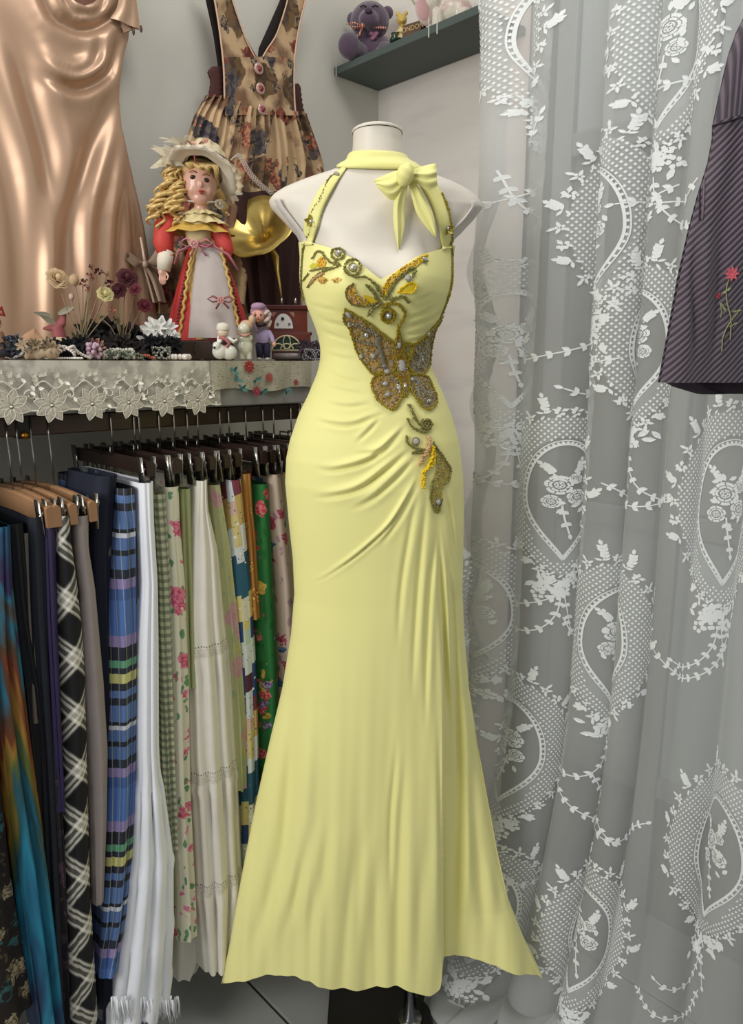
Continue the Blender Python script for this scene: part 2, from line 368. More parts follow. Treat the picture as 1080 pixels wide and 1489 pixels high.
CUR = [ # pixel path, depth, half width in pixels, ridge
 ([(464, 581), (483, 588), (511, 591), (547, 586)], .003, 2.6, .8), ([(450, 609), (483, 617), (511, 618), (544, 607), (566, 598)], .004, 2.8, .9),
 ([(514, 646), (533, 630), (556, 606)], .003, 2.8, .8), ([(453, 679), (475, 684), (497, 682), (533, 671), (567, 649), (594, 622)], .0075, 3.2, .8),
 ([(510, 661), (547, 657), (572, 638), (594, 616)], .005, 2.8, .8), ([(448, 723), (483, 722), (525, 710), (567, 679), (604, 648)], .0075, 3.5, .8),
 ([(505, 743), (539, 727), (572, 699), (610, 661)], .006, 3.5, .8), ([(445, 851), (470, 841), (497, 824), (533, 796), (567, 763), (594, 721), (613, 684)], .0045, 1.9, 1.0),
 ([(548, 800), (575, 762), (598, 722), (614, 690)], .004, 3.5, .8),
 ([(614, 695), (602, 740), (593, 790), (583, 860), (577, 960)], .003, 4, .8), ([(624, 690), (617, 754), (609, 838), (603, 930), (598, 1040)], .0035, 4, .8),
 ([(636, 742), (632, 796), (624, 860), (620, 960), (618, 1080)], .004, 3.6, .8), ([(637, 745), (640, 810), (645, 900), (650, 1000), (655, 1100)], .010, 4, .6),
 ([(641, 745), (650, 810), (658, 880), (663, 980), (668, 1100), (672, 1240)], .007, 4.5, .8),
 ([(645, 700), (656, 760), (663, 830)], .004, 3.5, .7),
 ([(578, 478), (605, 472), (632, 462), (648, 445)], .0040, 2.4, .8), ([(585, 488), (610, 484), (630, 474)], .0035, 2.2, .8), ([(583, 462), (610, 458), (640, 440)], .003, 2.2, .8), ([(592, 440), (615, 434), (634, 424)], .002, 2.4, .7),
 ([(585, 497), (605, 494), (622, 484)], .003, 2.2, .8),
 ([(452, 458), (480, 469), (512, 476), (540, 478)], .0025, 3, .7), ([(462, 478), (490, 490), (520, 498)], .002, 2.6, .7), ([(440, 438), (470, 448), (505, 454)], .0018, 2.6, .7),
 ([(466, 512), (495, 520), (525, 524)], .0016, 2.6, .7), ([(470, 538), (500, 552), (540, 560)], .0025, 3, .7), ([(462, 556), (495, 568), (540, 576)], .0022, 3, .7),
 ([(432, 960), (425, 1090), (406, 1255), (372, 1370), (352, 1424)], .010, 12, .9), ([(452, 1180), (440, 1260), (410, 1380)], .005, 8, .8),
 ([(578, 1060), (573, 1130), (568, 1200), (566, 1330)], .004, 4, .8), ([(590, 1060), (583, 1180), (580, 1330), (584, 1500)], .005, 9, .8), ([(516, 1200), (502, 1380), (500, 1520)], .006, 8, .9), ([(548, 1220), (546, 1370), (548, 1520)], .005, 7, .9),
 ([(462, 1240), (452, 1380), (458, 1520)], .004, 8, .9), ([(614, 1200), (607, 1380), (604, 1520)], .005, 8, .9), ([(478, 1180), (470, 1260), (462, 1340)], .003, 8, .8), ([(530, 1180), (522, 1300), (520, 1400)], .003, 7, .8),
 ([(636, 1000), (640, 1150), (643, 1300), (644, 1500)], .006, 4.5, .5), ([(660, 900), (670, 1060), (672, 1200), (668, 1330), (664, 1500)], .013, 7, .7), ([(684, 1040), (690, 1180), (700, 1300), (716, 1400)], .009, 9, .8),
 ([(705, 1180), (722, 1280), (748, 1380)], .004, 9, .8)]
NC, NR_ = 520, 430
fr = .76      # share of columns on the front half
ph = np.concatenate([np.linspace(PI*1.0, 0, int(NC*fr), endpoint=False), np.linspace(0, -PI, NC-int(NC*fr), endpoint=False)])
tt = np.linspace(0, 1, NR_)
def project(X, Y, Z):
    zcm = Y*CA-(Z-EYE)*SA; return 540+F*X/zcm, 744.5-F*((Z-EYE)*CA+Y*SA)/zcm
# top and bottom heights per column, solved from the photo's outline on the real surface
def solve(tab, back):
    zz = np.full(NC, zofv(tab[0][1])); 
    for it in range(30):
        X, Y, Z = body(ph, zz, .001); U, Vv = project(X, Y, Z); want = np.interp(U, [t[0] for t in tab], [t[1] for t in tab])
        zz = zz + (Vv-want)*.0008
    s = np.sin(ph); front = s > -.02
    return np.where(front, zz, back)
ztop = solve(NECK, zofv(380)); zbot = solve(HEM, zofv(1415))
k = np.clip(-np.sin(ph)*4, 0, 1)
e0 = zbot[np.argmin(np.abs(ph-PI))]; e1 = zbot[np.argmin(np.abs(ph))]
zbot = np.where(np.sin(ph) < 0, (e0+(e1-e0)*(np.cos(ph)+1)/2), zbot)
zbot = np.convolve(np.r_[zbot[-2:], zbot, zbot[:2]], [.1, .2, .4, .2, .1], 'valid')
ZZ = ztop[None]*(1-tt[:, None]) + zbot[None]*tt[:, None]; PH = np.repeat(ph[None], NR_, 0)
X, Y, Z = body(PH, ZZ, .002); U, Vv = project(X, Y, Z); front = np.clip(np.sin(PH)*6, 0, 1)
D = foldfield(U, Vv, CUR)*front
low = np.clip((Vv-900)/500, 0, 1)
D += low*front*(.006*np.sin(U*.045+Vv*.004)+.002*np.sin(U*.13-Vv*.006+1)+.0008*np.sin(U*.3+Vv*.01))
back_w = (1-front)*low*.012*np.sin(PH*14)
# the slit: right panel lies behind the left one
D += -.030*np.clip((Vv-840)/300, 0, 1)*np.clip((U-643)/4, 0, 1)*np.clip((745-U)/75, 0, 1)*front
Y = Y - D - back_w
g = gridmesh(X, Y, Z, U*.001, ZZ)
gb = g.obj('gown_body', YM, gown)
GB = BVHTree.FromPolygons([Vector(v) for v in g.v], g.f)
def hit(u, v, off=.002, tree=GB, alt=TB):
    d = ray(u, v).normalized(); r = tree.ray_cast(CAM, d)
    if r[0] is None and alt: r = alt.ray_cast(CAM, d)
    if r[0] is None:
        p = P(u, v, Y0-.03); return p, Vector((0, -1, 0))
    nn = r[1] if r[1].dot(d) < 0 else -r[1]
    return r[0] - d*off*.6 + nn*off*.4, nn
def vhit(pts, n, off=.002): return [hit(u, v, off)[0] for u, v in cr(pts, n)]
# straps lying on the shell
def band(A, C, n, m, off, bulge=.001):
    A, C = cr(A, n), cr(C, n); b = B()
    def fn(a, t):
        i = int(round(t*(n-1))); u = A[i][0]*(1-a)+C[i][0]*a; v = A[i][1]*(1-a)+C[i][1]*a
        return hit(u, v, off + bulge*math.sin(PI*a))[0]
    b.sheet(fn, m, n-1); return b
band([(439, 357), (441, 345), (444, 325), (453, 297), (470, 268), (499, 243)], [(456, 356), (457, 347), (462, 330), (470, 303), (485, 274), (504, 245)], 34, 5, .003).obj('strap', YT, gown, solid=.001)
band([(643, 362), (640, 348), (637, 330), (627, 297), (617, 278), (600, 248)], [(658, 360), (657.5, 350), (654, 322), (645, 288), (634, 268), (612, 244)], 34, 5, .003).obj('strap', YT, gown, solid=.001)
# choker
ch = B()
def chf(a, t):
    an = -2*PI*a + PI*1.0; s = math.sin(an); c = math.cos(an); vmid = 236.5 + 10*max(0, s)**1.3 + 2*c
    z = zofv(vmid) + (t-.5)*-(.015+.013*max(0, s)); o = .0045 + .0022*math.sin(PI*t) + .0012*math.sin(t*9+a*5)
    x, y, z = body(an, z, o); return Vector((float(x), float(y), float(z)))
ch.sheet(chf, 72, 8, closeu=True); ch.obj('choker', YT, gown, solid=.0015)
# bow
def puff(A, C, Yd, th, n=16, m=8, folds=0, fa=.003, seed=0):
    A, C = cr(A, n), cr(C, n); b = B()
    for sgn in (1, -1):
        def fn(a, t, sgn=sgn):
            i = int(round(t*(n-1))); u = A[i][0]*(1-a)+C[i][0]*a; v = A[i][1]*(1-a)+C[i][1]*a
            yy = Yd[0]*(1-t)+Yd[1]*t
            o = th*math.sin(PI*a)**.7*(math.sin(PI*min(1, t*.9+.12))**.5)*sgn + fa*math.sin(folds*2*PI*a+seed)*math.sin(PI*a)
            return P(u, v, yy-o)
        b.sheet(fn, m, n-1)
    return b
bow = []
puff([(590, 247), (576, 248), (560, 254), (543, 262)], [(590, 263), (582, 284), (568, 291), (550, 274)], (1.165, 1.155), .012, folds=3, fa=.006).obj('bow_loop', YT, gown, sub=1)
puff([(592, 249), (606, 244), (620, 240), (634, 237)], [(592, 262), (606, 267), (622, 277), (636, 274)], (1.165, 1.16), .012, folds=3, fa=.006, seed=1).obj('bow_loop', YT, gown, sub=1)
puff([(585, 262), (573, 292), (572, 325), (579, 363)], [(594, 264), (588, 300), (588, 330), (580.5, 362)], (1.162, 1.158), .006, folds=1, fa=.004).obj('bow_tail', YT, gown, sub=1)
puff([(592, 260), (600, 292), (608, 315), (632, 345)], [(600, 258), (616, 284), (630, 312), (634, 344)], (1.166, 1.165), .006, folds=1, fa=.004, seed=2).obj('bow_tail', YT, gown, sub=1)
kn = B(); c = P(589, 254, 1.15); kn.ell(c, (.013, .012, .017), Euler((0, .3, 0)).to_matrix(), 18, 12)
kn.v = [(x, y + .0012*math.sin(z*500+x*300), z) for x, y, z in kn.v]; kn.obj('bow_knot', YT, gown)
# ---- bead work
OLV, GRN, GLD, LMN, SIL, PCH, CRY = (mat('A08E2C', .38, .3), mat('8E8850', .35, .4), mat('B98C24', .38, .35), mat('E2C21C', .45), mat('A9A391', .25, .7), mat('CBA878', .5, .1), mat('B9B6AE', .08, .25, 1.0, coat=1.0))
app = []
def vine(name, paths, m, parent, r=.0016, tw=True):
    b = B()
    for pts, k in paths:
        n = max(6, int(sum(math.dist(pts[i], pts[i+1]) for i in range(len(pts)-1))/2.0)); q = vhit(pts, n, .003)
        b.tube(q, [r*k*.75]*n, 6)
        for i, p in enumerate(q):
            for w in range(2):
                b.bead(Vector(p)+Vector((random.uniform(-1, 1), -random.random(), random.uniform(-1, 1)))*r*k*.8, r*k*random.uniform(.6, .9))
    return b.obj(name, m, parent, smooth=False)
def ring(u, v, r, t0=0, t1=2*PI, n=14, e=1): return [(u+r*math.cos(t0+(t1-t0)*i/n), v+e*r*math.sin(t0+(t1-t0)*i/n)) for i in range(n+1)]
def jewel(u, v, ru, rv, parent, rot=0, base=SIL):
    p, nn = hit(u, v, .004); s = 1.16/F; R = nn.to_track_quat('Z', 'Y').to_matrix() @ Matrix.Rotation(rot, 3, 'Z')
    b = B(); b.lathe([(0, .003), (.45, .0028), (.85, .0016), (1, .0)], n=10); b.v = [tuple(p + R @ Vector((x*ru*s, y*rv*s, z*1.0))) for x, y, z in b.v]
    o = b.obj('crystal', CRY, parent, smooth=False)
    b = B(); b.tube([p + R @ Vector((math.cos(a)*ru*s*1.1, math.sin(a)*rv*s*1.1, 0)) for a in np.linspace(0, 2*PI, 14)[:-1]], .0009, 5, closed=True); b.obj('crystal_setting', base, parent)
def inpoly(x, y, poly):
    c = False; j = len(poly)-1
    for i in range(len(poly)):
        xi, yi = poly[i]; xj, yj = poly[j]
        if (yi > y) != (yj > y) and x < (xj-xi)*(y-yi)/(yj-yi)+xi: c = not c
        j = i
    return c
def patch(name, poly, m, parent, off=.002, st=1.6, sequins=0, rim=OLV, rimk=1.3, cols=None):
    poly = cr(poly+[poly[0]], len(poly)*4)[:-1]
    us = [p[0] for p in poly]; vs = [p[1] for p in poly]; b = B(); cache = {}
    def gp(i, j):
        if (i, j) not in cache:
            cache[(i, j)] = len(b.v); p = hit(min(us)+i*st, min(vs)+j*st, off)[0]; b.v.append(tuple(p)); b.uv.append((p.x, p.z))
        return cache[(i, j)]
    for j in range(int((max(vs)-min(vs))/st)+1):
        for i in range(int((max(us)-min(us))/st)+1):
            if inpoly(min(us)+(i+.5)*st, min(vs)+(j+.5)*st, poly): b.f.append((gp(i, j), gp(i, j+1), gp(i+1, j+1), gp(i+1, j))); b.mi.append(0)
    o = b.obj(name, m, parent)
    if sequins:
        q = B(); cl = cols or [GLD, SIL, PCH, OLV, CRY]; k = 0
        while k < sequins:
            u, v = random.uniform(min(us), max(us)), random.uniform(min(vs), max(vs))
            if inpoly(u, v, poly): q.bead(hit(u, v, off+.001)[0], random.uniform(.0008, .0019), random.randrange(len(cl))); k += 1
        x = q.obj('sequins', cl, o, smooth=False, kind='stuff')
    if rim: vine('beaded_rim', [(poly+[poly[0]], rimk)], rim, o)
    return o
def z4(*p): return [(420+x/4.154, 340+y/4.154) for x, y in p]
WG = NT('wing_cloth'); nz = WG.noise(160, WG.objc(), 3); WG = WG.fin(WG.mix(WG.step(nz, .4, .62), 'A67E2C', 'A8976A'), .45, .2)
WG2 = NT('wing_cloth_gray'); nz = WG2.noise(160, WG2.objc(), 3); WG2 = WG2.fin(WG2.mix(WG2.step(nz, .4, .62), '9A8A4A', 'A8A59A'), .4, .3)
bf = patch('butterfly_wing', z4((345, 455), (400, 490), (470, 530), (540, 585), (610, 640), (640, 700), (655, 770), (630, 830), (560, 850), (505, 845), (450, 780), (410, 710), (390, 640), (365, 570), (332, 515)), WG, gown, sequins=420)
patch('butterfly_wing', z4((520, 855), (590, 830), (655, 860), (690, 925), (680, 985), (635, 1060), (565, 1030), (520, 975), (500, 905)), WG, gown, sequins=260)
patch('butterfly_wing', z4((925, 500), (880, 590), (862, 660), (852, 730), (846, 800), (800, 850), (745, 830), (715, 785), (735, 725), (765, 665), (830, 610)), WG2, gown, sequins=330, cols=[SIL, SIL, CRY, GLD, GRN])
patch('butterfly_wing', z4((722, 850), (790, 850), (840, 870), (868, 930), (893, 1010), (850, 1060), (800, 1040), (760, 980), (730, 920)), WG2, gown, sequins=260, cols=[SIL, SIL, CRY, GLD, OLV])
patch('butterfly_body', z4((660, 575), (680, 640), (690, 740), (715, 840), (725, 930), (700, 985), (670, 900), (655, 800), (640, 690)), mat('8A6A1E', .4, .3), gown, off=.0045, sequins=60)
patch('applique_leaf', z4((690, 670), (755, 672), (745, 730), (705, 770)), mat('A09A4C', .5), gown, sequins=40)
vine('beaded_stripe', [(z4((535, 620), (545, 690), (560, 760), (575, 800)), 2.6)], SIL, gown)
for pp_, kk_ in ((z4((365, 530), (430, 560), (520, 600)), 1.6), (z4((400, 640), (470, 660), (540, 680)), 1.3), (z4((610, 870), (650, 900), (670, 960)), 1.5), (z4((770, 880), (800, 930), (850, 990)), 1.6), (z4((760, 700), (790, 740), (770, 800)), 2)): vine('beaded_stripe', [(pp_, kk_)], SIL, gown)
for q in ((360, 485, 3.4, 5.5, .5), (366, 545, 2.5, 3), (468, 610, 3.2, 3.2), (438, 742, 2.6, 2.6), (508, 738, 3.4, 3.4), (592, 832, 4, 3.4), (582, 906, 3.4, 3.4), (596, 972, 3.4, 3), (664, 930, 2.6, 4), (700, 918, 2.6, 4.4), (664, 672, 2.8, 4.8), (838, 602, 2.6, 3), (800, 760, 2.6, 2.6), (845, 1010, 3, 2.6), (742, 880, 2.4, 2.4)):
    (u, v), = z4(q[:2]); jewel(u, v, q[2], q[3], gown, q[4] if len(q) > 4 else 0)
(u, v), = z4((678, 797)); jewel(u, v, 5.6, 9.5, gown, .15)
# upper left spray
vine('beaded_vine', [([(455, 376), (460, 367), (467, 366), (474.5, 376), (484, 384), (493, 386)], 1.2), ([(482, 390), (470, 390.5), (452, 394)], 1.1), ([(448, 417), (458, 404), (470, 395), (484, 390), (493, 386)], 1.2), ([(441, 408), (449, 398)], 1), (ring(491.5, 369.5, 9.5, 2.2, 7.6, e=.85)+[(487, 380), (494, 386)], 1.2), (ring(513, 389, 11.5, 3.6, 9.4)+[(503, 397), (517, 403), (530, 403), (541, 410), (550, 419)], 1.25), (ring(513, 389, 5.5), .9), (ring(491.5, 369, 4), .8)], GRN, gown)
patch('applique_petal', [(462, 377), (470, 374), (474, 384), (466, 390), (461, 385)], mat('DDA62A', .5), gown, rim=None, sequins=20, cols=[LMN, PCH])
patch('applique_petal', [(449, 388), (456, 383), (463, 385), (455, 391)], mat('C8C03A', .5), gown, rim=None)
patch('applique_petal', [(461, 407), (468, 403), (477, 407), (469, 413)], mat('D3A850', .5), gown, rim=None, sequins=12, cols=[PCH, GLD])
patch('applique_petal', [(482, 407), (489, 404), (497, 406), (488, 411)], mat('D8B458', .5), gown, rim=None, sequins=8, cols=[PCH, GLD])
vine('beaded_stem', [([(470, 398), (459, 404), (452, 412)], 1.5)], PCH, gown)
jewel(491.5, 368.5, 3.4, 3.6, gown); jewel(513, 389, 3.8, 3.8, gown)
# centre spray
patch('applique_petal', [(514, 412), (505, 419), (503.5, 430), (510.6, 441), (524, 444.5), (538, 443), (530, 434), (518, 428)], mat('D2A65A', .5), gown, rim=None, sequins=110, cols=[PCH, GLD, LMN, CRY])
vine('beaded_vine', [([(514, 412.5), (505, 419), (503.5, 430), (510.6, 441), (524, 444.7), (538, 443.5), (550, 438)], 1.1), ([(532, 414.6), (541, 424), (550, 436)], 1.5), ([(534.7, 458), (544, 447), (554, 440)], 1.6), ([(567, 436), (576, 433), (586, 432), (594, 440)], 1.4), ([(558, 436), (576, 409), (588, 398.5), (598, 390), (603, 394), (600, 402)], 1.5), ([(541, 410), (549, 418), (556, 430)], 1.6)], GRN, gown)
patch('applique_petal', [(529, 429), (538, 431), (550, 439), (538, 441), (532, 437)], LMN, gown, rim=None)
patch('applique_petal', [(578.5, 425), (590.5, 414), (600, 411), (604.5, 417), (599, 424.5), (588, 425.5)], mat('E0C62A', .5), gown, rim=LMN, rimk=1)
patch('applique_band', [(622, 370), (616, 370), (600, 380), (584, 390), (566, 404), (556, 420), (557, 432), (566, 424), (577, 405), (592, 396), (607, 386), (619, 376)], mat('D3B22A', .45), gown, rim=None, sequins=200, cols=[LMN, GLD, LMN, PCH])
vine('beaded_vine', [(ring(564, 459, 9.5), 1.7), ([(556, 446), (568, 441), (580, 443), (588, 454), (586, 464), (580, 474), (577, 484)], 1.6)], OLV, gown)
patch('applique_petal', ring(564, 459, 8, n=8)[:-1], mat('B0A04A', .5), gown, rim=None, sequins=60, cols=[OLV, GLD, SIL])
jewel(565, 459, 3.8, 3.8, gown); jewel(617, 378, 5, 2.6, gown, -.5, GRN); jewel(593, 405, 3.2, 4.6, gown, .4)
# lower spray
def z5(*p): return [(400+x/3.6, 560+y/3.6) for x, y in p]
vine('beaded_vine', [(z5((700, 100), (725, 160), (745, 195), (775, 215)), 1.7), (ring(619.5, 617, 7), 1.7), (ring(619.5, 617, 3), 1.2), (z5((690, 175), (712, 215), (770, 247), (800, 240)), 1.4), (z5((690, 270), (690, 300), (720, 325), (765, 335), (770, 350), (720, 352)), 1.6)], GRN, gown)
vine('beaded_vine', [(z5((805, 270), (800, 330), (765, 385), (755, 410)), 2.2)], PCH, gown)
vine('yellow_fringe', [(z5((822, 330), (818, 380), (800, 420), (775, 470), (772, 530)), 2.0), (z5((830, 340), (830, 400), (790, 440)), 1.6)], LMN, gown)
patch('applique_leaf', z5((830, 310), (880, 380), (912, 440), (905, 495), (880, 520), (868, 600), (855, 658), (832, 650), (815, 590), (822, 500), (845, 420)), mat('A9A050', .5), gown, rim=None, sequins=120, cols=[SIL, PCH, OLV, GLD])
vine('beaded_rim', [(z5((825, 300), (880, 380), (915, 440), (907, 500), (880, 522)), 1.2), (z5((820, 500), (812, 590), (830, 655), (855, 662), (870, 600)), 1.2)], GRN, gown)
jewel(604, 642, 5, 5.4, gown, 0, GRN); jewel(636.7, 729.5, 3.4, 4.4, gown)
# beaded edges, strap sprigs
vine('beaded_trim', [([(656, 345), (657, 375), (656, 410), (651, 432), (643, 455), (634, 475), (624, 487), (612, 497), (600, 500), (590, 498)], 1.1)], OLV, gown)
vine('beaded_trim', [([(643, 283), (650, 300), (655, 325), (657, 350)], 1.3)], OLV, gown)
vine('beaded_trim', [([(488, 253), (477, 263), (467, 288), (453, 309)], 1.2), ([(452, 335), (446, 348), (441, 365), (439, 390), (438.5, 420), (442, 436)], 1.1)], GRN, gown)
vine('strap_edge', [([(501, 246), (486, 274), (471, 303), (463, 330), (456, 352)], .55)], GRN, gown)
for (u, v) in ((453, 322), (650, 332)):
    b = B()
    for k in range(5):
        p, nn = hit(u, v, .004); an = k*2*PI/5+.4; b.petal(p, Vector((math.cos(an), 0, math.sin(an))), nn, .011, .008, .3)
    b.obj('strap_flower', [OLV, LMN][0], gown); jewel(u, v, 3, 3, gown)
jewel(490, 254, 4, 2.4, gown, -.6, GRN)
# ================================================================ LEDGE, RAIL
LZ = 1.326; LD = .34; RD = .30; ND = .45
ledge = B()
def boxw(b, s0, s1, d0, d1, z0, z1): b.box(LW((s0+s1)/2, (d0+d1)/2, (z0+z1)/2), (abs(s1-s0), abs(d1-d0), z1-z0), Matrix.Rotation(math.atan2(WL.y, WL.x), 3, 'Z')); return b
shelf = thing('display_ledge', 'long grey display ledge on the left wall, covered with lace and ornaments', 'shelf', LW(.9, .17, LZ-.088))
SE = sd(onw(452, 560, LD))[0]
boxw(B(), SE, 2.6, .001, LD, LZ-.085, LZ).obj('board', mat('8E8D88', .6), shelf, smooth=False, bevel=.003)
rail = thing('clothes_rail', 'dark brown wooden clothes rail fixed under the lace-covered ledge', 'rail', LW(.9, RD, 1.2))
zr0, zr1 = onw(0, 636, RD).z, onw(0, 606, RD).z
n = NT('dark_wood'); oc = n.objc(); nz = n.noise(6, n.map((1, 1, 12), vec=oc), 5, 1.5); DW = n.fin(n.mix(nz, '2A1A12', '50382A'), .35)
boxw(B(), SE, 2.6, RD-.007, RD+.007, zr0, zr1).obj('bar', DW, rail, smooth=False, bevel=.002)
for s in (1.115, 1.9):
    br = boxw(B(), s-.010, s+.010, RD-.016, RD+.010, zr0-.004, LZ-.082).obj('bracket', mat('15110F', .4), rail, smooth=False, bevel=.002)
    p = LW(s, RD+.014, zr0+.002); B().ell(p, .0065).obj('knob', mat('B07C2C', .25, .9), br)
# ---------------- hangers
STEEL = mat('9C9890', .22, .95); WOODH = mat('9A7452', .5, bs=20, vary=.2); BLKH = mat('2B1D18', .4, vary=.2)
RZ = math.atan2(NL.y, NL.x)
def make_hanger(wood):
    t = thing('skirt_hanger', '-', 'hanger'); hk = B(); top = .125 if wood else .075; r = .0155
    pts = [(0, 0, -.005), (0, 0, top*.35), (.004 if wood else 0, 0, top*.7), (r if 0 else .0, 0, top-r)]
    pts = [(0, 0, -.004), (0, 0, top*.45), (0, -.004, top*.7), (0, 0, top-r*.6)] if wood else [(0, 0, -.004), (0, 0, top*.5), (0, 0, top-r)]
    pts += [(0, -r+r*math.cos(a), top-r+r*math.sin(a)) for a in np.linspace(.3, PI*1.15, 9)]
    # hook bends round the rail: plane of the hook is across the rail
    pts = [(y*1.0+.0105, x, z) for x, y, z in pts]
    hk.tube(pts, .0016, 6); hk.obj('hook', STEEL, t)
    b = B(); h = .032 if wood else .024
    b.sheet(lambda a, q: (0, 0, 0), 1, 1); b.v = []; b.f = []; b.uv = []; b.mi = []
    sec = [(-.006, -h/2), (.006, -h/2), (.006, h/2-.003), (.003, h/2), (-.003, h/2), (-.006, h/2-.003)]
    xs = np.linspace(-.152, .152, 13); vs = []; fs = []
    for x in xs:
        dr = -.010*(abs(x)/.152)**2 if wood else -.003*(abs(x)/.152)**2
        for y, z in sec: vs.append((x, y, z+dr-.012))
    for i in range(12):
        for j in range(6): fs.append((i*6+j, i*6+(j+1) % 6, (i+1)*6+(j+1) % 6, (i+1)*6+j))
    fs += [tuple(range(6))[::-1], tuple(12*6+j for j in range(6))]; b.add(vs, fs); b.obj('bar', WOODH if wood else BLKH, t, smooth=False)
    if not wood:
        c = B(); c.tube([(-.02, -.009, -.004), (-.02, -.009, .012), (.02, -.009, .012), (.02, -.009, -.004)], .0018, 5); c.obj('cross_wire', STEEL, t)
    for sx in (-1, 1):
        c = B(); x = sx*.135
        for sy in (-1, 1):
            c.add([(x-.012, sy*.009, -.052), (x+.012, sy*.009, -.052), (x+.009, sy*.013, .004), (x-.009, sy*.013, .004), (x-.012, sy*.0075, -.052), (x+.012, sy*.0075, -.052), (x+.009, sy*.0115, .004), (x-.009, sy*.0115, .004)],
                  [(0, 1, 2, 3), (7, 6, 5, 4), (0, 4, 5, 1), (1, 5, 6, 2), (2, 6, 7, 3), (3, 7, 4, 0)])
        c.tube([(x-.006, .012, -.022), (x, .0, -.012), (x+.006, -.012, -.022)], .0028, 6); c.tube([(x, .010, -.03), (x, .018, -.012), (x, .012, .004)], .0014, 5)
        c.obj('clip', STEEL, t)
    return t
ruu = [(5, 'farthest left light wooden skirt hanger at the frame edge'), (20, 'second light wooden skirt hanger from the left frame edge, over the black skirt'), (40, 'third light wooden skirt hanger, over the purple and plaid skirts'), (66, 'light wooden skirt hanger beside the brass knob, over the taupe satin skirt')]
hw = make_hanger(True); hb = make_hanger(False); first = {1: True, 0: True}
def put_hanger(u, wood, label, j=0.0, dz=0):
    p = onw(u, 606, RD); s = sd(p)[0]; src = hw if wood else hb; loc = LW(s, RD, zr1+.003-(.125 if wood else .075)+dz); a = RZ + j
    if first[wood]: move(src, loc, a); first[wood] = False; src['label'] = label; src['group'] = 'skirt hangers on the rail'; return
    dup(src, loc, a, label=label, group='skirt hangers on the rail')
for u, l in ruu: put_hanger(u, 1, l, .0+random.uniform(-.05, .05))
hooks = [(157, 'above the navy denim skirt'), (190, 'holding the blue tartan skirt'), (198, 'just right of the tartan skirt hanger, over the white tiered skirt'), (227, 'over the green gingham skirt'), (249, 'over the pink peony skirt'), (268, 'over the sage green skirt'), (283, 'over the cream tiered skirt'), (315, 'over the pastel pink and green skirt'), (328, 'over the patchwork skirt'), (353, 'over the orange and teal skirt'), (378, 'over the green fruit-print skirt'), (393, 'over the pink blossom skirt'), (419, 'over the ivory skirt beside the gown'), (431, 'nearest the yellow gown')]
for u, l in hooks: put_hanger(u, 0, 'dark brown clip hanger '+l, random.uniform(-.06, .06))
# ---------------- skirts on the rail
def garment(name, label, rows, m, depth=.26, dn=ND, wob=.004, nf=3.0, seed=0, cat='skirt', tiers=(), kids=None, rough_hem=0):
    random.seed(seed+11); rr = []
    for v, l, r in rows:
        p, q = onw(l, v, dn), onw(r, v, dn); rr.append(((p.z+q.z)/2, sd(p)[0], sd(q)[0]))
    rr.sort(key=lambda t: t[0]); za = [t[0] for t in rr]; zt_, zb = rr[-1][0], rr[0][0]
    nf_, ns_, nv = 30, 9, 54; ph1, ph2 = random.uniform(0, 6), random.uniform(0, 6)
    arc0 = []
    def pos(k, t):
        z = zt_*(1-t)+zb*t; sl, sr = np.interp(z, za, [q[1] for q in rr]), np.interp(z, za, [q[2] for q in rr])
        mid, hf = (sl+sr)/2, abs(sl-sr)/2; w = wob*(.25+1.1*t)
        for tv, ta in tiers: w *= 1+ta*math.exp(-((t-tv-.03)/.05)**2)*(1 if t > tv else .2); hf *= 1+.10*ta*math.exp(-((t-tv)/.012)**2)
        r = min(hf*1.2, .03); N = nf_+2*ns_+nf_//2
        if k <= nf_:
            th = PI*k/nf_; x, d = math.cos(th), math.sin(th); s_, d_ = mid-hf*x, dn-r+r*d; s_ += w*.6*math.sin(nf*th*2+ph1+t*1.5)*(d*.8+.2); d_ += w*(math.sin(nf*th*2+ph2+t*2)+.22*math.sin(nf*th*5+ph1+t*5))*d
        elif k <= nf_+ns_:
            q = (k-nf_)/ns_; s_, d_ = mid+hf+w*math.sin(q*9+ph1+t)*q*2, dn-r-q*(depth-r)
        elif k <= nf_+ns_+nf_//2:
            q = (k-nf_-ns_)/(nf_//2); th = PI*q; s_, d_ = mid+hf*math.cos(th), dn-depth-.01*math.sin(th)
        else:
            q = (k-nf_-ns_-nf_//2)/ns_; s_, d_ = mid-hf-w*math.sin(q*9+ph2+t)*(1-q)*2, dn-depth+q*(depth-r)
        if t > .97 and rough_hem: z -= rough_hem*math.sin(k*2.1)*random.random()
        return s_, d_, z
    N = nf_+2*ns_+nf_//2; b = B(); vs = []; uv = []
    for j in range(nv+1):
        al = 0; pr = None
        for k in range(N):
            s_, d_, z = pos(k, j/nv)
            if pr: al += math.hypot(s_-pr[0], d_-pr[1])
            pr = (s_, d_); vs.append(LW(s_, d_, z)); uv.append((al, z))
    fs = [(j*N+i, j*N+(i+1) % N, (j+1)*N+(i+1) % N, (j+1)*N+i) for j in range(nv) for i in range(N)]
    b.add(vs, fs, uv); o = b.obj(name, m); tag(o, label, cat, None)
    return o, pos
def plain(c, c2=None, rough=.8, **k):
    n = NT('cloth_'+c); nz = n.noise(30, n.uv(), 3); n.bump(n.noise(500), .1, .0008)
    return n.fin(n.mix(nz, c, c2 or c), rough, **k)
def bandmask(n, x, per, a, b, soft=.01):   # 1 where a<frac(x/per)<b
    f = n.math('FRACT', n.math('DIVIDE', x, per)); return n.math('MULTIPLY', n.step(f, a-soft, a+soft), n.math('SUBTRACT', 1.0, n.step(f, b-soft, b+soft)))
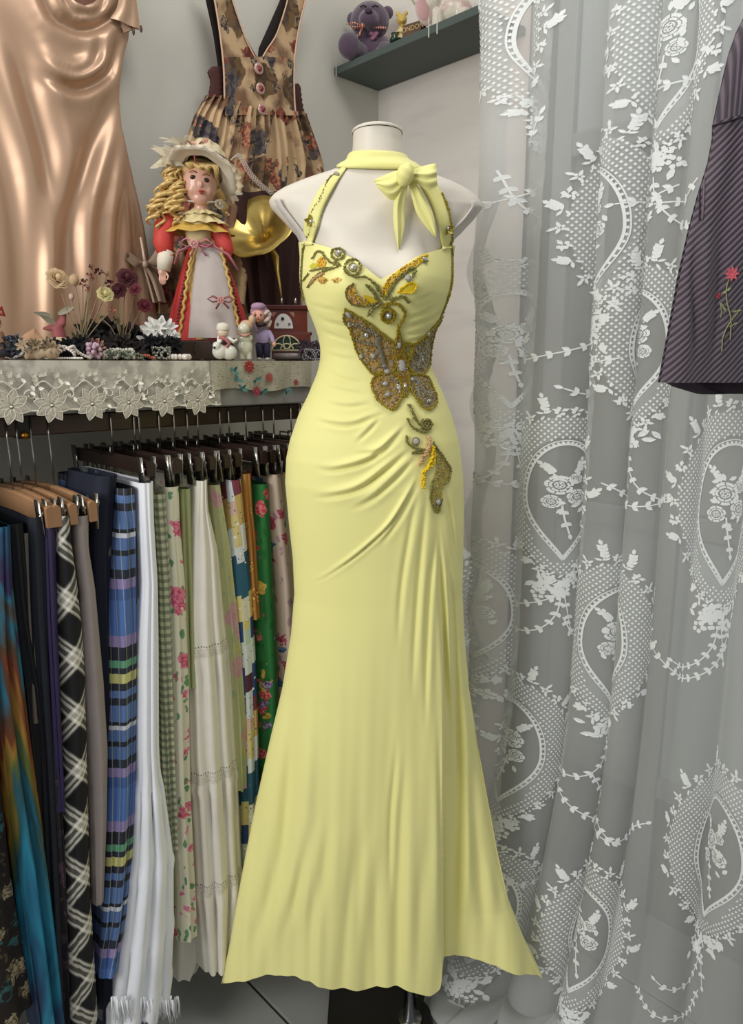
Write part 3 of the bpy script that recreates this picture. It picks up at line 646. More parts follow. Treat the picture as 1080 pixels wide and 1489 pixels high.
def plaid_bw():
    n = NT('black_white_plaid'); x, y = n.xy(n.map(rot=(0, 0, .80)))
    per = .068; base = '0C0D10'; c = base
    def lines(v):
        m1 = bandmask(n, v, per, .08, .14); m2 = bandmask(n, v, per, .20, .27); m3 = bandmask(n, v, per, .38, .44); w = bandmask(n, v, per, .05, .47)
        return n.math('MAXIMUM', n.math('MAXIMUM', m1, m2), m3), w
    l1, w1 = lines(x); l2, w2 = lines(y); col = n.mix(n.math('MULTIPLY', w1, .16), base, 'B8B4A6'); col = n.mix(n.math('MULTIPLY', w2, .16), col, 'B8B4A6')
    col = n.mix(n.math('MULTIPLY', n.math('MULTIPLY', w1, w2), .45), col, 'CFCBBB'); s = n.math('MULTIPLY', n.math('ADD', l1, l2), .55); col = n.mix(s, col, 'E6E2D4'); return n.fin(col, .8)
def tartan_blue():
    n = NT('blue_tartan'); x, y = n.xy(); f = n.math('FRACT', n.math('DIVIDE', y, .33))
    st = [(0, '4F6C9E'), (.07, '1C2230'), (.095, '4F6C9E'), (.16, 'C8CCD6'), (.18, '1C2230'), (.2, '5674A8'), (.29, '24283A'), (.33, '5674A8'), (.37, '232734'), (.41, 'C3C27A'), (.46, '24283A'), (.49, '5D9A78'), (.53, '1D2130'), (.60, '8C7FAE'), (.66, '4C6FAE'), (.84, '3F5F98'), (.90, '8C7FAE'), (.95, '20283A')]
    c = n.ramp(f, st, 'CONSTANT'); m = bandmask(n, x, .014, .42, .50, .04); c = n.mix(n.math('MULTIPLY', m, .45), c, 'D8D79A'); m = bandmask(n, x, .028, .05, .3, .04); c = n.mix(n.math('MULTIPLY', m, .4), c, '1E2740'); return n.fin(c, .75)
def gingham():
    n = NT('green_gingham'); x, y = n.xy(); a = bandmask(n, x, .012, .0, .5, .05); b_ = bandmask(n, y, .014, .0, .5, .05)
    c = n.mix(n.math('MULTIPLY', a, .5), 'C3C5A4', '2F4A3A'); c = n.mix(n.math('MULTIPLY', b_, .55), c, '3C4A38'); return n.fin(c, .8)
def floral(name, base, layers, warp=.4, leafcol=None, rough=.8, base2=None):
    n = NT(name); uv = n.uv(); wv = n.mix(.02*warp, uv, n.noise(40, col=True), 'ADD'); c = n.mix(n.noise(20), base, base2 or base)
    if leafcol:
        v = n.vor(60, n.map((1, .45, 1), rot=(0, 0, .6), vec=wv)); c = n.mix(n.math('SUBTRACT', 1.0, n.step(v.outputs[0], .22, .30)), c, leafcol)
    for sc, thr, pc, cc in layers:
        vv = n.vor(sc, n.map(loc=(sc*.13, sc*.29, 0), vec=wv)); d = vv.outputs[0]
        k = n.step(n.xy(vv.outputs[1])[0], .35, .4); pet = n.noise(sc*4.5, wv, 1); dd = n.math('ADD', d, n.math('MULTIPLY', n.math('SUBTRACT', pet, .5), .45))
        m = n.math('MULTIPLY', k, n.math('SUBTRACT', 1.0, n.step(dd, thr-.04, thr+.02))); c = n.mix(m, c, n.mix(n.step(n.noise(sc*9, wv, 1), .4, .6), pc, cc))
        m = n.math('MULTIPLY', k, n.math('SUBTRACT', 1.0, n.step(d, thr*.22, thr*.3))); c = n.mix(m, c, cc)
    return n.fin(c, rough)
def tiedye():
    n = NT('tie_dye'); nz = n.noise(5, n.map((2.6, .5, 1)), 3, .8); x, y = n.xy(); f = n.math('FRACT', n.math('ADD', n.math('MULTIPLY', nz, 1.9), n.math('MULTIPLY', y, 1.0)))
    return n.fin(n.ramp(f, [(0, '2A2748'), (.12, '20506E'), (.28, '267E9A'), (.42, '24505A'), (.52, '56602C'), (.6, '96702C'), (.66, '6E3420'), (.76, '4A3A28'), (.86, '25687E'), (.95, '33284E')]), .55, spec=.4)
def patchwork():
    n = NT('patchwork'); x, y = n.xy(); f = n.math('FRACT', n.math('DIVIDE', n.math('ADD', y, n.math('MULTIPLY', x, .3)), .43)); k = n.step(n.math('FRACT', n.math('DIVIDE', x, .034)), .45, .47)
    c1 = n.ramp(f, [(0, 'E0DCC4'), (.1, '2F6078'), (.26, 'D8DDE0'), (.33, 'D9C98A'), (.47, 'D8B8AA'), (.53, 'D5DBDF'), (.66, '5A2C3C'), (.74, 'D6DDD8'), (.88, 'C3D2BE'), (.95, 'D9CE86')], 'CONSTANT')
    c2 = n.ramp(f, [(0, 'D9CE86'), (.12, '2E5B72'), (.3, 'D8DDE0'), (.42, 'CBAF6A'), (.55, '7B3A44'), (.62, '2E4A7A'), (.78, 'C9D6CC'), (.9, '2E4A7A')], 'CONSTANT')
    c = n.mix(k, c1, c2); v = n.vor(110); c = n.mix(n.math('SUBTRACT', 1.0, n.step(v.outputs[0], .12, .2)), c, '3A5A80'); v = n.vor(45); c = n.mix(n.math('SUBTRACT', 1.0, n.step(v.outputs[0], .12, .16)), c, 'F0EDE4'); return n.fin(c, .8)
WHT = plain('E6E9EE', 'EEF0F3', .85); CRM = plain('DEDACD', 'E8E4D8', .85)
def eyelet_cream():
    n = NT('cream_eyelet_cotton'); x, y = n.xy(); col = n.mix(n.noise(30), 'DDD8CA', 'E8E4D8'); n.bump(n.noise(500), .1, .0008)
    for z0 in EYE_Z:
        row = n.math('MULTIPLY', n.step(y, z0-.0022, z0-.0012), n.math('SUBTRACT', 1.0, n.step(y, z0+.0012, z0+.0022))); c = n.mix(n.math('MULTIPLY', row, bandmask(n, x, .0055, .3, .7, .1)), col, '6A655A'); col = c
        row = n.math('MULTIPLY', n.step(y, z0-.022, z0-.021), n.math('SUBTRACT', 1.0, n.step(y, z0-.004, z0-.003))); v = n.vor(380); col = n.mix(n.math('MULTIPLY', n.math('MULTIPLY', row, .5), n.step(v.outputs[0], .4, .6)), col, 'A8A394')
    return n.fin(col, .85)
EYE_Z = [onw(315, v, ND).z for v in (934, 1118, 1282)]
satin_taupe = plain('8F8480', '9A8F8B', .5); navy = plain('141A2C', '1B2440', .7); blk = plain('0B0C12', '101218', .6)
G = garment
G('skirt', 'dark brown skirt with pale scroll leaf print at the far left edge', [(745, -60, -14), (900, -60, -6), (1150, -60, 8), (1300, -60, 24), (1500, -60, 58)], floral('brown_leaf', '1C1412', [(26, .34, 'A89A7C', '5A4E3C'), (15, .25, '2E5C60', '1C1412')], 1.5, '4A3F2C'), seed=1, wob=.006)
G('skirt', 'tie-dyed skirt of turquoise, orange and rust gauze hanging at the left', [(766, -4, 17), (850, -6, 21), (950, -8, 34), (1080, 0, 50), (1160, 10, 60), (1250, 24, 73), (1350, 36, 84), (1500, 54, 98)], tiedye(), seed=2, wob=.009, nf=4)
G('skirt', 'long black skirt between the tie-dyed skirt and the navy one', [(762, 10, 38), (900, 22, 50), (1000, 36, 70), (1140, 50, 84), (1500, 80, 112)], blk, seed=3, dn=ND-.012)
G('skirt', 'narrow taupe skirt showing as a sliver right of the black one', [(775, 34, 48), (850, 38, 52), (950, 42, 56), (1050, 48, 60)], plain('6E645C'), seed=4, dn=ND-.016)
G('skirt', 'very dark navy skirt left of the deep purple skirt', [(752, 44, 70), (900, 50, 76), (1100, 62, 88), (1500, 80, 100)], plain('0F141F', '161C28', .7), seed=5, dn=ND-.004)
G('skirt', 'deep purple skirt beside the black and white plaid', [(756, 66, 83), (900, 70, 86), (1140, 82, 93), (1180, 84, 94)], plain('1D1236', '281A46', .6), seed=6)
G('skirt', 'plum and black mottled skirt hem under the deep purple skirt', [(1000, 74, 90), (1140, 72, 92), (1300, 84, 98), (1400, 90, 100), (1500, 92, 102)], floral('plum_mottle', '1A1216', [(30, .4, '4A3430', '2A2440')], 1.2, '20222C'), seed=7, dn=ND-.002)
G('skirt', 'black and white diagonal plaid skirt', [(750, 86, 104), (800, 86, 109), (850, 85, 118), (950, 88, 130), (1100, 95, 134), (1300, 97, 140), (1500, 100, 152)], plaid_bw(), seed=8, wob=.002, dn=ND+.004)
G('skirt', 'smooth taupe pink satin skirt next to the black and white plaid', [(750, 111, 134), (775, 110, 133), (800, 113, 133), (860, 120, 143), (1000, 126, 157), (1100, 132, 163), (1200, 136, 160), (1316, 139, 153)], satin_taupe, seed=9, wob=.001)
G('skirt', 'navy denim skirt with a dark floral hem hanging behind the taupe one', [(692, 146, 176), (745, 138, 172), (800, 136, 168), (900, 142, 166), (1100, 150, 168), (1500, 146, 168)], floral('navy_flowers', '131829', [(22, .2, '3A4A5A', '6A6A58')], 1), depth=.13, seed=10, dn=ND-.02, wob=.004)
G('skirt', 'blue tartan skirt with yellow, green and lilac bands', [(710, 177, 200), (740, 178, 201), (760, 176, 203), (860, 168, 205), (950, 165, 207), (1150, 163, 205), (1250, 158, 200), (1340, 153, 190), (1420, 148, 174)], tartan_blue(), seed=11, wob=.004, nf=3.5)
G('skirt', 'thin cool grey skirt between the tartan and the white tiered one', [(702, 198, 214), (900, 203, 216), (1100, 205, 214)], plain('8F949C'), seed=12, dn=ND-.01)  # shaded side of the white skirt, added as its own grey cloth
G('skirt', 'long bright white tiered cotton skirt with a frayed hem', [(702, 206, 227), (760, 208, 228), (850, 212, 234), (950, 207, 237), (1090, 205, 238), (1125, 206, 240), (1250, 197, 262), (1350, 183, 264), (1440, 168, 262), (1495, 160, 258)], WHT, seed=13, wob=.0042, nf=5, tiers=((.545, 1.2), (.70, .8), (.84, .8), (.95, .8)), dn=ND+.01, rough_hem=.02)
G('skirt', 'green and cream gingham skirt', [(718, 228, 243), (850, 236, 251), (1000, 239, 255), (1100, 240, 258), (1240, 246, 262)], gingham(), seed=14, wob=.003)
G('skirt', 'cream skirt with large pink peonies and green leaves', [(708, 243, 265), (760, 244, 267), (850, 249, 275), (1000, 254, 280), (1150, 257, 281), (1250, 262, 285), (1310, 266, 288), (1368, 265, 291)], floral('peony_print', 'D0CCB4', [(19, .36, 'D47A8C', 'B84A68'), (33, .26, 'DB93A8', 'C0506C')], 1.2, '5E8A64'), seed=15, wob=.003, dn=ND+.003)
G('skirt', 'plain sage green skirt right of the peony print', [(711, 265, 280), (850, 270, 284), (1000, 274, 286)], plain('97A06C', 'A6AC7E'), seed=16, dn=ND-.006)
G('skirt', 'cream tiered maxi skirt with rows of eyelet lace', [(699, 291, 304), (740, 290, 306), (800, 286, 325), (900, 282, 335), (1000, 285, 346), (1100, 287, 352), (1130, 290, 354), (1300, 298, 362), (1400, 306, 350), (1412, 308, 345)], eyelet_cream(), seed=17, wob=.006, nf=5, tiers=((.33, .7), (.59, .9), (.82, .9)), dn=ND+.008)
G('skirt', 'pale ivory petticoat behind the peony and cream tiered skirts', [(1000, 268, 300), (1200, 264, 305), (1400, 262, 310), (1424, 262, 290)], plain('D2CDBE', 'DAD6C8'), seed=18, dn=ND-.05, wob=.003)
G('skirt', 'faded pink and pale green skirt right of the cream tiered skirt', [(705, 309, 323), (800, 320, 340), (930, 332, 354), (1040, 340, 362), (1150, 345, 362)], floral('pastel_faded', 'B9BC8C', [(16, .4, 'CBA6A6', 'C79AA2'), (20, .3, 'C6BC7A', 'BFA860')], 1, 'A3B28A'), seed=19, wob=.003)
G('skirt', 'patchwork-print skirt in white, blue, mint and yellow', [(698, 337, 354), (760, 338, 362), (850, 342, 372), (950, 352, 378), (1050, 357, 381), (1180, 360, 383), (1300, 362, 380)], patchwork(), seed=20, wob=.002, dn=ND+.004)
G('skirt', 'narrow orange, teal and white striped skirt', [(689, 353, 368), (740, 357, 370), (780, 360, 374), (900, 366, 380)], floral('orange_teal', 'B07A3C', [(30, .4, '8E4A1E', 'E0B060'), (18, .35, '24505A', 'A8B8A8')], .8), seed=21)
G('skirt', 'bright green skirt printed with fruit and red flowers', [(704, 376, 394), (780, 376, 400), (900, 380, 407), (1000, 384, 412), (1110, 386, 410), (1180, 384, 405)], floral('fruit_print', '2F7A40', [(24, .32, 'C8384A', 'E88A90'), (21, .30, 'D9B24A', 'E8CF70'), (27, .24, '6A4A8A', 'B0A0C8')], .8, '1F6A34'), seed=22, wob=.002)
G('skirt', 'pale skirt with raspberry and blue blossoms, right of the green fruit print', [(690, 395, 411), (750, 398, 420), (850, 408, 430), (960, 412, 436), (1050, 414, 436)], floral('blossom_print', 'D3BEB0', [(26, .34, 'A8304E', 'C46A84'), (22, .28, '2E5A84', '6A8AB0')], 1, 'B090A0'), seed=23, wob=.002)
G('skirt', 'ivory skirt half hidden behind the yellow gown', [(684, 411, 430), (850, 424, 450), (1000, 424, 450)], plain('D8D2BE'), seed=24, dn=ND-.03)
wh = [o_ for o_ in bpy.data.objects if o_.get('label', '').startswith('long bright white tiered')][0]
b = B(); random.seed(3)
for i in range(70):
    u = 162+i*1.4; p = onw(u, 1452+random.uniform(-4, 4), ND+.012+random.uniform(-.02, .004)); b.tube([p, p+Vector((random.uniform(-.003, .003), 0, -.02)), p+Vector((random.uniform(-.006, .006), 0, -random.uniform(.035, .055)))], [.0016, .0015, .0006], 4)
b.obj('fringe', WHT, wh, kind='stuff')
# ---------------- lace runner over the ledge front
s0, s1 = sd(onw(-25, 560, LD))[0], sd(onw(318, 560, LD))[0]
zb0 = onw(100, 601, LD).z; span = s0-s1
n = NT('runner_net'); vv = n.vor(260, n.objc()); nz = n.noise(40, n.objc(), 4); a = n.math('ADD', .55, n.math('MULTIPLY', n.step(nz, .4, .6), .35)); RUN = n.fin(n.mix(nz, 'D2CCBB', 'E2DDCF'), .85, alpha=a)
CREAM = mat('E4DFD0', .8); CREAM2 = mat('C4BDAC', .9)
runner = thing('lace_runner', 'cream lace runner with big daisy motifs hanging over the ledge front', 'lace', LW((s0+s1)/2, LD+.002, zb0), None)
cs = [sd(onw(u, 580, LD))[0] for u in (13, 72, 131, 184, 236, 284)]; cz = onw(130, 583, LD).z
def scal(s): return zb0 + .003 + .0035*abs(math.sin(PI*(s-cs[0])/(cs[1]-cs[0])))
b = B(); b.sheet(lambda a, t: LW(s0+(s1-s0)*a, LD+.003+.0015*math.sin(a*40)*t, LZ+.0015 + (scal(s0+(s1-s0)*a)-LZ)*t), 120, 8)
b.obj('net', RUN, runner)
b = B(); b.sheet(lambda a, t: LW(s0+(s1-s0)*a, LD+.003-t*.12, LZ+.002), 40, 2); b.obj('top_net', CREAM2, runner)
def disc_pet(b, c, ang, L, Wd, e1, e2, nn, lift=.0012, mi=0):
    d = e1*math.cos(ang)+e2*math.sin(ang); sd_ = nn.cross(d)
    b.sheet(lambda a, t: c + d*(L*(.12+.88*t)) + sd_*((a-.5)*Wd*math.sin(PI*min(1, .12+.86*t**.85))) + nn*lift*(1+math.sin(PI*a)), 3, 5, mi=mi)
    pts = [c + d*(L*(.12+.88*t)) + sd_*(sg*.5*Wd*math.sin(PI*min(1, .12+.86*t**.85))) + nn*lift*1.6 for sg, ts in ((1, np.linspace(0, 1, 7)), (-1, np.linspace(1, 0, 7))) for t in ts]
    b.tube(pts, .0007, 4, mi=1-mi if mi else 1)
e1, e2, nn = WL.copy(), Vector((0, 0, 1)), NL.copy()
for i, c_s in enumerate(cs):
    b = B(); c = LW(c_s, LD+.006, cz - .0045)
    for k in range(8): disc_pet(b, c, k*PI/4+.25, .0285, .0165, e1, e2, nn)
    b.ell(c+nn*.002, (.003, .003, .002), nu=8, nv=5, mi=1); b.obj('lace_flower', [CREAM2, CREAM], runner)
    for dx in (.5,):
        q = LW(c_s+dx*(cs[1]-cs[0]), LD+.006, cz+.012); b = B()
        pts = [q + e1*(.010*math.cos(t)*(1-t/9)) + e2*(.010*math.sin(t)*(1-t/9)) for t in np.linspace(0, 6.5, 16)]; b.tube(pts, .0011, 4)
        for k in range(9): b.petal(q + e1*random.uniform(-.016, .016) + e2*random.uniform(-.024, .022), Vector((random.uniform(-1, 1), 0, random.uniform(-1, 1))), nn, .010, .006, .1)
        b.obj('lace_sprig', CREAM, runner)
    q0 = LW(c_s, LD+.006, cz+.040); b = B()
    for k in range(7):
        qq = q0 + e1*random.uniform(-.026, .026) + e2*random.uniform(-.012, .010)
        for j in range(5): b.petal(qq, e1*math.cos(j*1.257)+e2*math.sin(j*1.257), nn, .0052, .0045, .2)
    b.tube([q0 + e1*x + e2*(.006*math.sin(x*160)-.012) for x in np.linspace(-.027, .027, 14)], .0012, 4)
    b.obj('lace_blossoms', CREAM, runner)
b = B(); b.tube([LW(s, LD+.006, scal(s)) for s in np.linspace(s0, s1, 150)], .0018, 5); b.obj('scalloped_edge', CREAM, runner)
# ---------------- flowered cloth at the right end
t0, t1 = sd(onw(305, 560, LD))[0], SE+.002
fc = thing('flowered_cloth', 'vintage cloth with red flowers and teal leaves at the right end of the ledge', 'cloth', LW((t0+t1)/2, LD, LZ-.06))
FC = floral('vintage_cloth', 'A9A58E', [(24, .3, '8A6A5A', 'B09A84'), (34, .2, '6C8078', 'A8A890')], 1.3, '7C8270', base2='BDB7A2')
b = B(); b.sheet(lambda a, t: LW(t0+(t1-t0)*a, LD+.0055+.003*math.sin(a*23)*t, LZ+.002 - .056*t + .004*math.sin(a*9)*t), 60, 6); b.obj('cloth', FC, fc)
b = B(); b.sheet(lambda a, t: LW(t0+(t1-t0)*a, LD+.005-.14*t, LZ+.0022), 30, 2); b.obj('cloth_top', FC, fc)
def print_flower(u, v, r, k, m1, m2):
    s = sd(onw(u, v, LD+.009)); c = LW(s[0], LD+.009, onw(u, v, LD+.009).z); b = B()
    for j in range(k): b.petal(c, e1*math.cos(j*2*PI/k)+e2*math.sin(j*2*PI/k), nn, r, r*.6, .02)
    b.ell(c, (r*.25, r*.25, .001), nu=8, nv=4, mi=1); b.obj('printed_flower', [m1, m2], fc)
RD_, PK_, TL_ = mat('A8483E', .8), mat('C07A78', .8), mat('3E6E6A', .8)
print_flower(362, 533, .014, 9, RD_, PK_); print_flower(391, 549, .011, 10, mat('B4645C', .8), RD_); print_flower(373, 569, .011, 8, mat('A8485A', .8), PK_); print_flower(430, 556, .008, 6, RD_, PK_)
for u, v in ((340, 540), (346, 552), (352, 566), (372, 552), (382, 570), (416, 566)):
    c = onw(u, v, LD+.009); b = B()
    for j in range(3): b.petal(c, Vector((random.uniform(-1, 1), 0, random.uniform(-.6, 1))), nn, .013, .006, .03)
    b.obj('printed_leaf', TL_, fc)
# ================================================================ CLOTHES HUNG ON THE LEFT WALL
def drape(rows, d, nu, nv, vtop=None, curves=(), bulge=.02, sc=1.0, back=True, extra=None, plane=onw, nrm=NL):
    rv = [r[0] for r in rows]; ul = lambda v: np.interp(v, rv, [r[1] for r in rows]); ur = lambda v: np.interp(v, rv, [r[2] for r in rows])
    A = np.linspace(0, 1, nu+1); T = np.linspace(0, 1, nv+1); U = np.zeros((nv+1, nu+1)); V = U.copy()
    for j, t in enumerate(T):
        for i, a in enumerate(A):
            v = rv[0]+(rv[-1]-rv[0])*t
            if vtop:
                uu = ul(v)*(1-a)+ur(v)*a; vt = vtop(uu); v = vt+(rv[-1]-vt)*t
            U[j, i] = ul(v)*(1-a)+ur(v)*a; V[j, i] = v
    D = foldfield(U, V, curves) if curves else np.zeros_like(U); b = B(); vs = []; uv = []
    for j in range(nv+1):
        for i in range(nu+1):
            p = plane(U[j, i], V[j, i], d); o = bulge*math.sin(PI*A[i])**.6 + D[j, i] + (extra(A[i], T[j]) if extra else 0)
            p = p + (nrm*o); vs.append(p); uv.append((A[i]*.45*sc, p.z))
    w = nu+1; fs = [(j*w+i, j*w+i+1, (j+1)*w+i+1, (j+1)*w+i) for j in range(nv) for i in range(nu)]
    b.add(vs, fs, uv)
    if back:
        vs2 = [plane(U[j, i], V[j, i], d) - nrm*.003 for j in range(nv+1) for i in range(nu+1)]; b.add(vs2, [q[::-1] for q in fs], uv)
    return b
n = NT('champagne_satin'); nz = n.noise(3, n.objc(), 3); n.bump(n.noise(60, n.map((1, 1, .15), vec=n.objc()), 3), .05, .001)
SAT = n.fin(n.mix(nz, 'BE9A7E', 'C9A88C'), .37, .42, spec=.6)
sat = thing('satin_dress', 'champagne satin slip dress with a cowl neck hanging on the left wall', 'dress', onw(100, 300, .05))
def vt_sat(u): return float(np.interp(u, [-80, 40, 66, 82, 96, 110, 124, 140, 158, 168, 176, 190], [-60, -55, -30, 0, 14, 19, 14, 0, -40, -20, 20, 48]))
SR = [(-60, -90, 190), (30, -90, 190), (58, -90, 186), (85, -90, 178), (121, -90, 174), (150, -90, 173), (184, -90, 174), (218, -90, 180), (261, -90, 191), (302, -90, 202), (339, -90, 210), (400, -90, 220), (520, -90, 236)]
SCV = [([(30, -60), (62, 22), (85, 42), (112, 49), (140, 40), (163, 18), (180, -40)], .0120, 9, 1.0), ([(60, -50), (85, 18), (110, 30), (136, 20), (155, -40)], .0070, 6, 1.0),
       ([(20, 95), (70, 128), (105, 134), (135, 122), (155, 104), (166, 70), (182, 20)], .0130, 9, 1.1), ([(40, 85), (85, 112), (112, 110), (132, 90), (140, 40)], .0060, 7, .9),
       ([(-20, 0), (15, 80), (40, 170), (58, 260), (66, 400)], .0150, 17, 1.0), ([(-60, 60), (-20, 180), (10, 280), (24, 420), (24, 600)], .0120, 17, 1.0), ([(190, 60), (158, 150), (122, 230), (96, 310), (84, 420), (80, 600)], .0170, 16, 1.1),
       ([(190, 120), (168, 200), (146, 270), (130, 360), (122, 600)], .0120, 12, 1.1), ([(186, 190), (172, 270), (162, 360), (158, 600)], .0080, 9, .9), ([(176, 200), (185, 300), (192, 380), (200, 600)], .0065, 7, .9),
       ([(40, 250), (44, 360), (46, 600)], .0080, 12, 1), ([(102, 320), (104, 420), (104, 600)], .0070, 10, 1)]
drape(SR, .045, 150, 170, vt_sat, SCV, .035).obj('front', SAT, sat)
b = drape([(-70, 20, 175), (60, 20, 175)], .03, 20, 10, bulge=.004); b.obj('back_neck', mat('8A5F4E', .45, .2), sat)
def puffw(A, C, d, th, name, m, parent, n=14, k=7, folds=0, fa=.002, plane=onw, nrm=NL):
    A, C = cr(A, n), cr(C, n); b = B()
    for sg in (1, -1):
        b.sheet(lambda a, t: plane(A[int(round(t*(n-1)))][0]*(1-a)+C[int(round(t*(n-1)))][0]*a, A[int(round(t*(n-1)))][1]*(1-a)+C[int(round(t*(n-1)))][1]*a, d) + nrm*(th*sg*math.sin(PI*a)**.7 + fa*math.sin(folds*2*PI*a+t)*math.sin(PI*a)), k, n-1)
    return b.obj(name, m, parent)
puffw([(175, -20), (170, 10), (160, 27)], [(197, -10), (201, 20), (204, 44)], .07, .006, 'side_flap', SAT, sat, folds=1, fa=.004)
puffw([(160, 27), (172, 33), (180, 48)], [(170, 22), (186, 30), (197, 42)], .06, .006, 'side_flap', SAT, sat)
for u, v in ((194, 46), (205, 42)): B().ell(onw(u, v, .08), (.003, .003, .007), nu=8, nv=6).obj('toggle', mat('4A3A2C', .4), sat)
bowt = thing('satin_bow', 'champagne satin bow with two tails tied beside the slip dress', 'bow', onw(212, 400, .08))
SAT2 = mat('AE9680', .4, .2)
puffw([(212, 382), (222, 370), (230, 356)], [(212, 386), (228, 396), (242, 398), (243, 372), (230, 356)], .085, .012, 'bow_loop', SAT2, bowt, folds=3, fa=.005)
puffw([(208, 382), (196, 372), (186, 366)], [(208, 386), (196, 388), (184, 378)], .085, .010, 'bow_loop', SAT2, bowt, folds=2, fa=.004)
puffw([(209, 386), (220, 408), (230, 438)], [(216, 386), (232, 406), (242, 440)], .085, .004, 'bow_tail', SAT2, bowt, folds=1, fa=.003)
puffw([(207, 386), (214, 410), (222, 440)], [(210, 386), (219, 410), (230, 440)], .08, .004, 'bow_tail', SAT2, bowt, folds=1, fa=.003)
puffw([(203, 345), (206, 365), (208, 382)], [(208, 345), (211, 365), (213, 382)], .085, .003, 'bow_cord', SAT2, bowt)
B().ell(onw(211, 384, .095), (.007, .006, .008)).obj('bow_knot', SAT2, bowt)
# pinafore
def tapestry():
    n = NT('tapestry_floral'); oc = n.objc(); wv = n.mix(.06, oc, n.noise(9, oc, col=True), 'ADD'); c = n.mix(n.step(n.noise(14, wv, 4), .42, .62), 'BFA27C', '74543E')
    for sc, thr, a, b_, off in ((9, .40, '6E5434', '4C3A2E', 1.3), (11, .40, '5A2A26', '8A4A3A', .1), (13, .38, '3A343C', '5C5450', .7), (19, .34, '7A3F34', 'B07A58', 2.1), (28, .32, '2E2A30', '8A7458', 3.0)):
        v = n.vor(sc, n.map(loc=(off, off*2, off*3), vec=wv)); dd = n.math('ADD', v.outputs[0], n.math('MULTIPLY', n.math('SUBTRACT', n.noise(sc*4, wv, 2), .5), .5)); k = n.step(n.xy(v.outputs[1])[0], .3, .35)
        c = n.mix(n.math('MULTIPLY', k, n.math('SUBTRACT', 1.0, n.step(dd, thr-.03, thr+.02))), c, n.mix(n.step(n.noise(sc*7, wv, 2), .42, .58), a, b_))
    n.bump(n.noise(400, oc), .15, .001); return n.fin(c, .85)
TAP = tapestry(); BURG = mat('4A2A26', .85, bump=.3, bs=200); PIPE = mat('C9A88E', .6); DARKL = mat('241A18', .8)
pin = thing('pinafore_dress', 'brown tapestry floral pinafore dress with three buttons hanging on the wall', 'dress', onw(370, 200, .04))
def pleats(a, t): return .012*math.sin(a*2*PI*7.5+2*math.sin(t*2))*(.35+.65*t) + .007*math.sin(a*2*PI*17+1)*(1-t*.5)
b = drape([(136, 301, 440), (168, 283, 444), (212, 268, 461), (240, 254, 471), (300, 236, 470), (360, 226, 456), (456, 226, 437)], .05, 110, 50, lambda u: float(np.interp(u, [295, 326, 350, 379, 403, 430, 442], [136, 144, 157, 164, 166, 164, 166])), (), .03, extra=pleats); b.obj('skirt', TAP, pin)
b = drape([(280, 340, 470), (330, 345, 455), (455, 362, 434)], .085, 40, 30, None, (), .02, extra=lambda a, t: .008*math.sin(a*30)); b.obj('underskirt', mat('3A221E', .9), pin)
bib = [(-40, 303, 338), (0, 312, 338), (43, 319, 353), (87, 324, 376)]
drape([(-40, 303, 328), (0, 312, 338), (43, 319, 352), (70, 322, 366), (90, 324, 378)], .075, 12, 24, None, (), .002).obj('strap', TAP, pin)
drape([(-40, 432, 452), (0, 418, 444), (48, 403, 434), (72, 388, 429), (90, 374, 428)], .075, 12, 24, None, (), .002).obj('strap', TAP, pin)
drape([(84, 324, 428), (120, 325.5, 427), (144, 326, 428), (168, 328, 430)], .076, 40, 24, None, (), .006, extra=lambda a, t: .002*math.sin(a*14+t*6)).obj('bib', TAP, pin)
drape([(-40, 292, 300), (0, 300, 313), (50, 311, 320), (104, 319, 325)], .055, 4, 14, None, (), .001).obj('back_strap', DARKL, pin)
drape([(-40, 420, 430), (0, 408, 420), (45, 388, 404), (72, 376, 390), (88, 376, 377)], .05, 4, 14, None, (), .001).obj('back_strap', DARKL, pin)
drape([(97, 308, 326), (104, 302, 326), (118, 307, 326), (142, 303, 327)], .06, 14, 12, None, (), .004, extra=lambda a, t: .002*math.sin(t*40)).obj('elastic_panel', BURG, pin)
drape([(122, 428, 434), (126, 428, 437), (145, 428, 439), (168, 429, 443)], .06, 10, 12, None, (), .004, extra=lambda a, t: .002*math.sin(t*40)).obj('elastic_panel', BURG, pin)
def tubew(pts, r, d, name, m, parent, n=30): B().tube([onw(u, v, d) for u, v in cr(pts, n)], r, 6).obj(name, m, parent)
tubew([(303, -40), (312, 0), (319, 43), (325, 96), (326.5, 144)], .0022, .078, 'piping', PIPE, pin); tubew([(452, -40), (444, 0), (434, 44), (428, 90), (428, 140), (430, 166)], .0022, .078, 'piping', PIPE, pin)
tubew([(420, -20), (418, 0), (403, 48), (388, 72), (376, 89), (360, 62), (350, 36), (338, 0), (330, -30)], .0018, .079, 'piping', PIPE, pin)
for u, v in ((376, 100), (378.5, 129), (381, 159)):
    c = onw(u, v, .088); R = NL.to_track_quat('Z', 'Y').to_matrix(); b = B().lathe([(0, .002), (.006, .002), (.0105, .0035), (.0125, .001), (.011, -.002)], c, R, 18)
    o = b.obj('button', mat('C9A49A', .2, .3), pin); B().ell(c+NL*.003, (.006, .0035, .006), nu=10, nv=6).obj('button_center', mat('7A2A22', .3), o)
LT = cr([(318, 246), (330, 238), (344, 226), (352, 232), (362, 250), (378, 268), (396, 282)], 60); LTM = mat('CDBDB0', .8)
tubew([(u-1.5+3.2*(i % 2), v+1.5-3.2*(i % 2)) for i, (u, v) in enumerate(LT)], .0011, .104, 'lace_trim', LTM, pin, 119)
for du, dv in ((-2, 2), (2, -2)): tubew([(u+du, v+dv) for u, v in LT], .0012, .104, 'lace_trim', LTM, pin, 60)
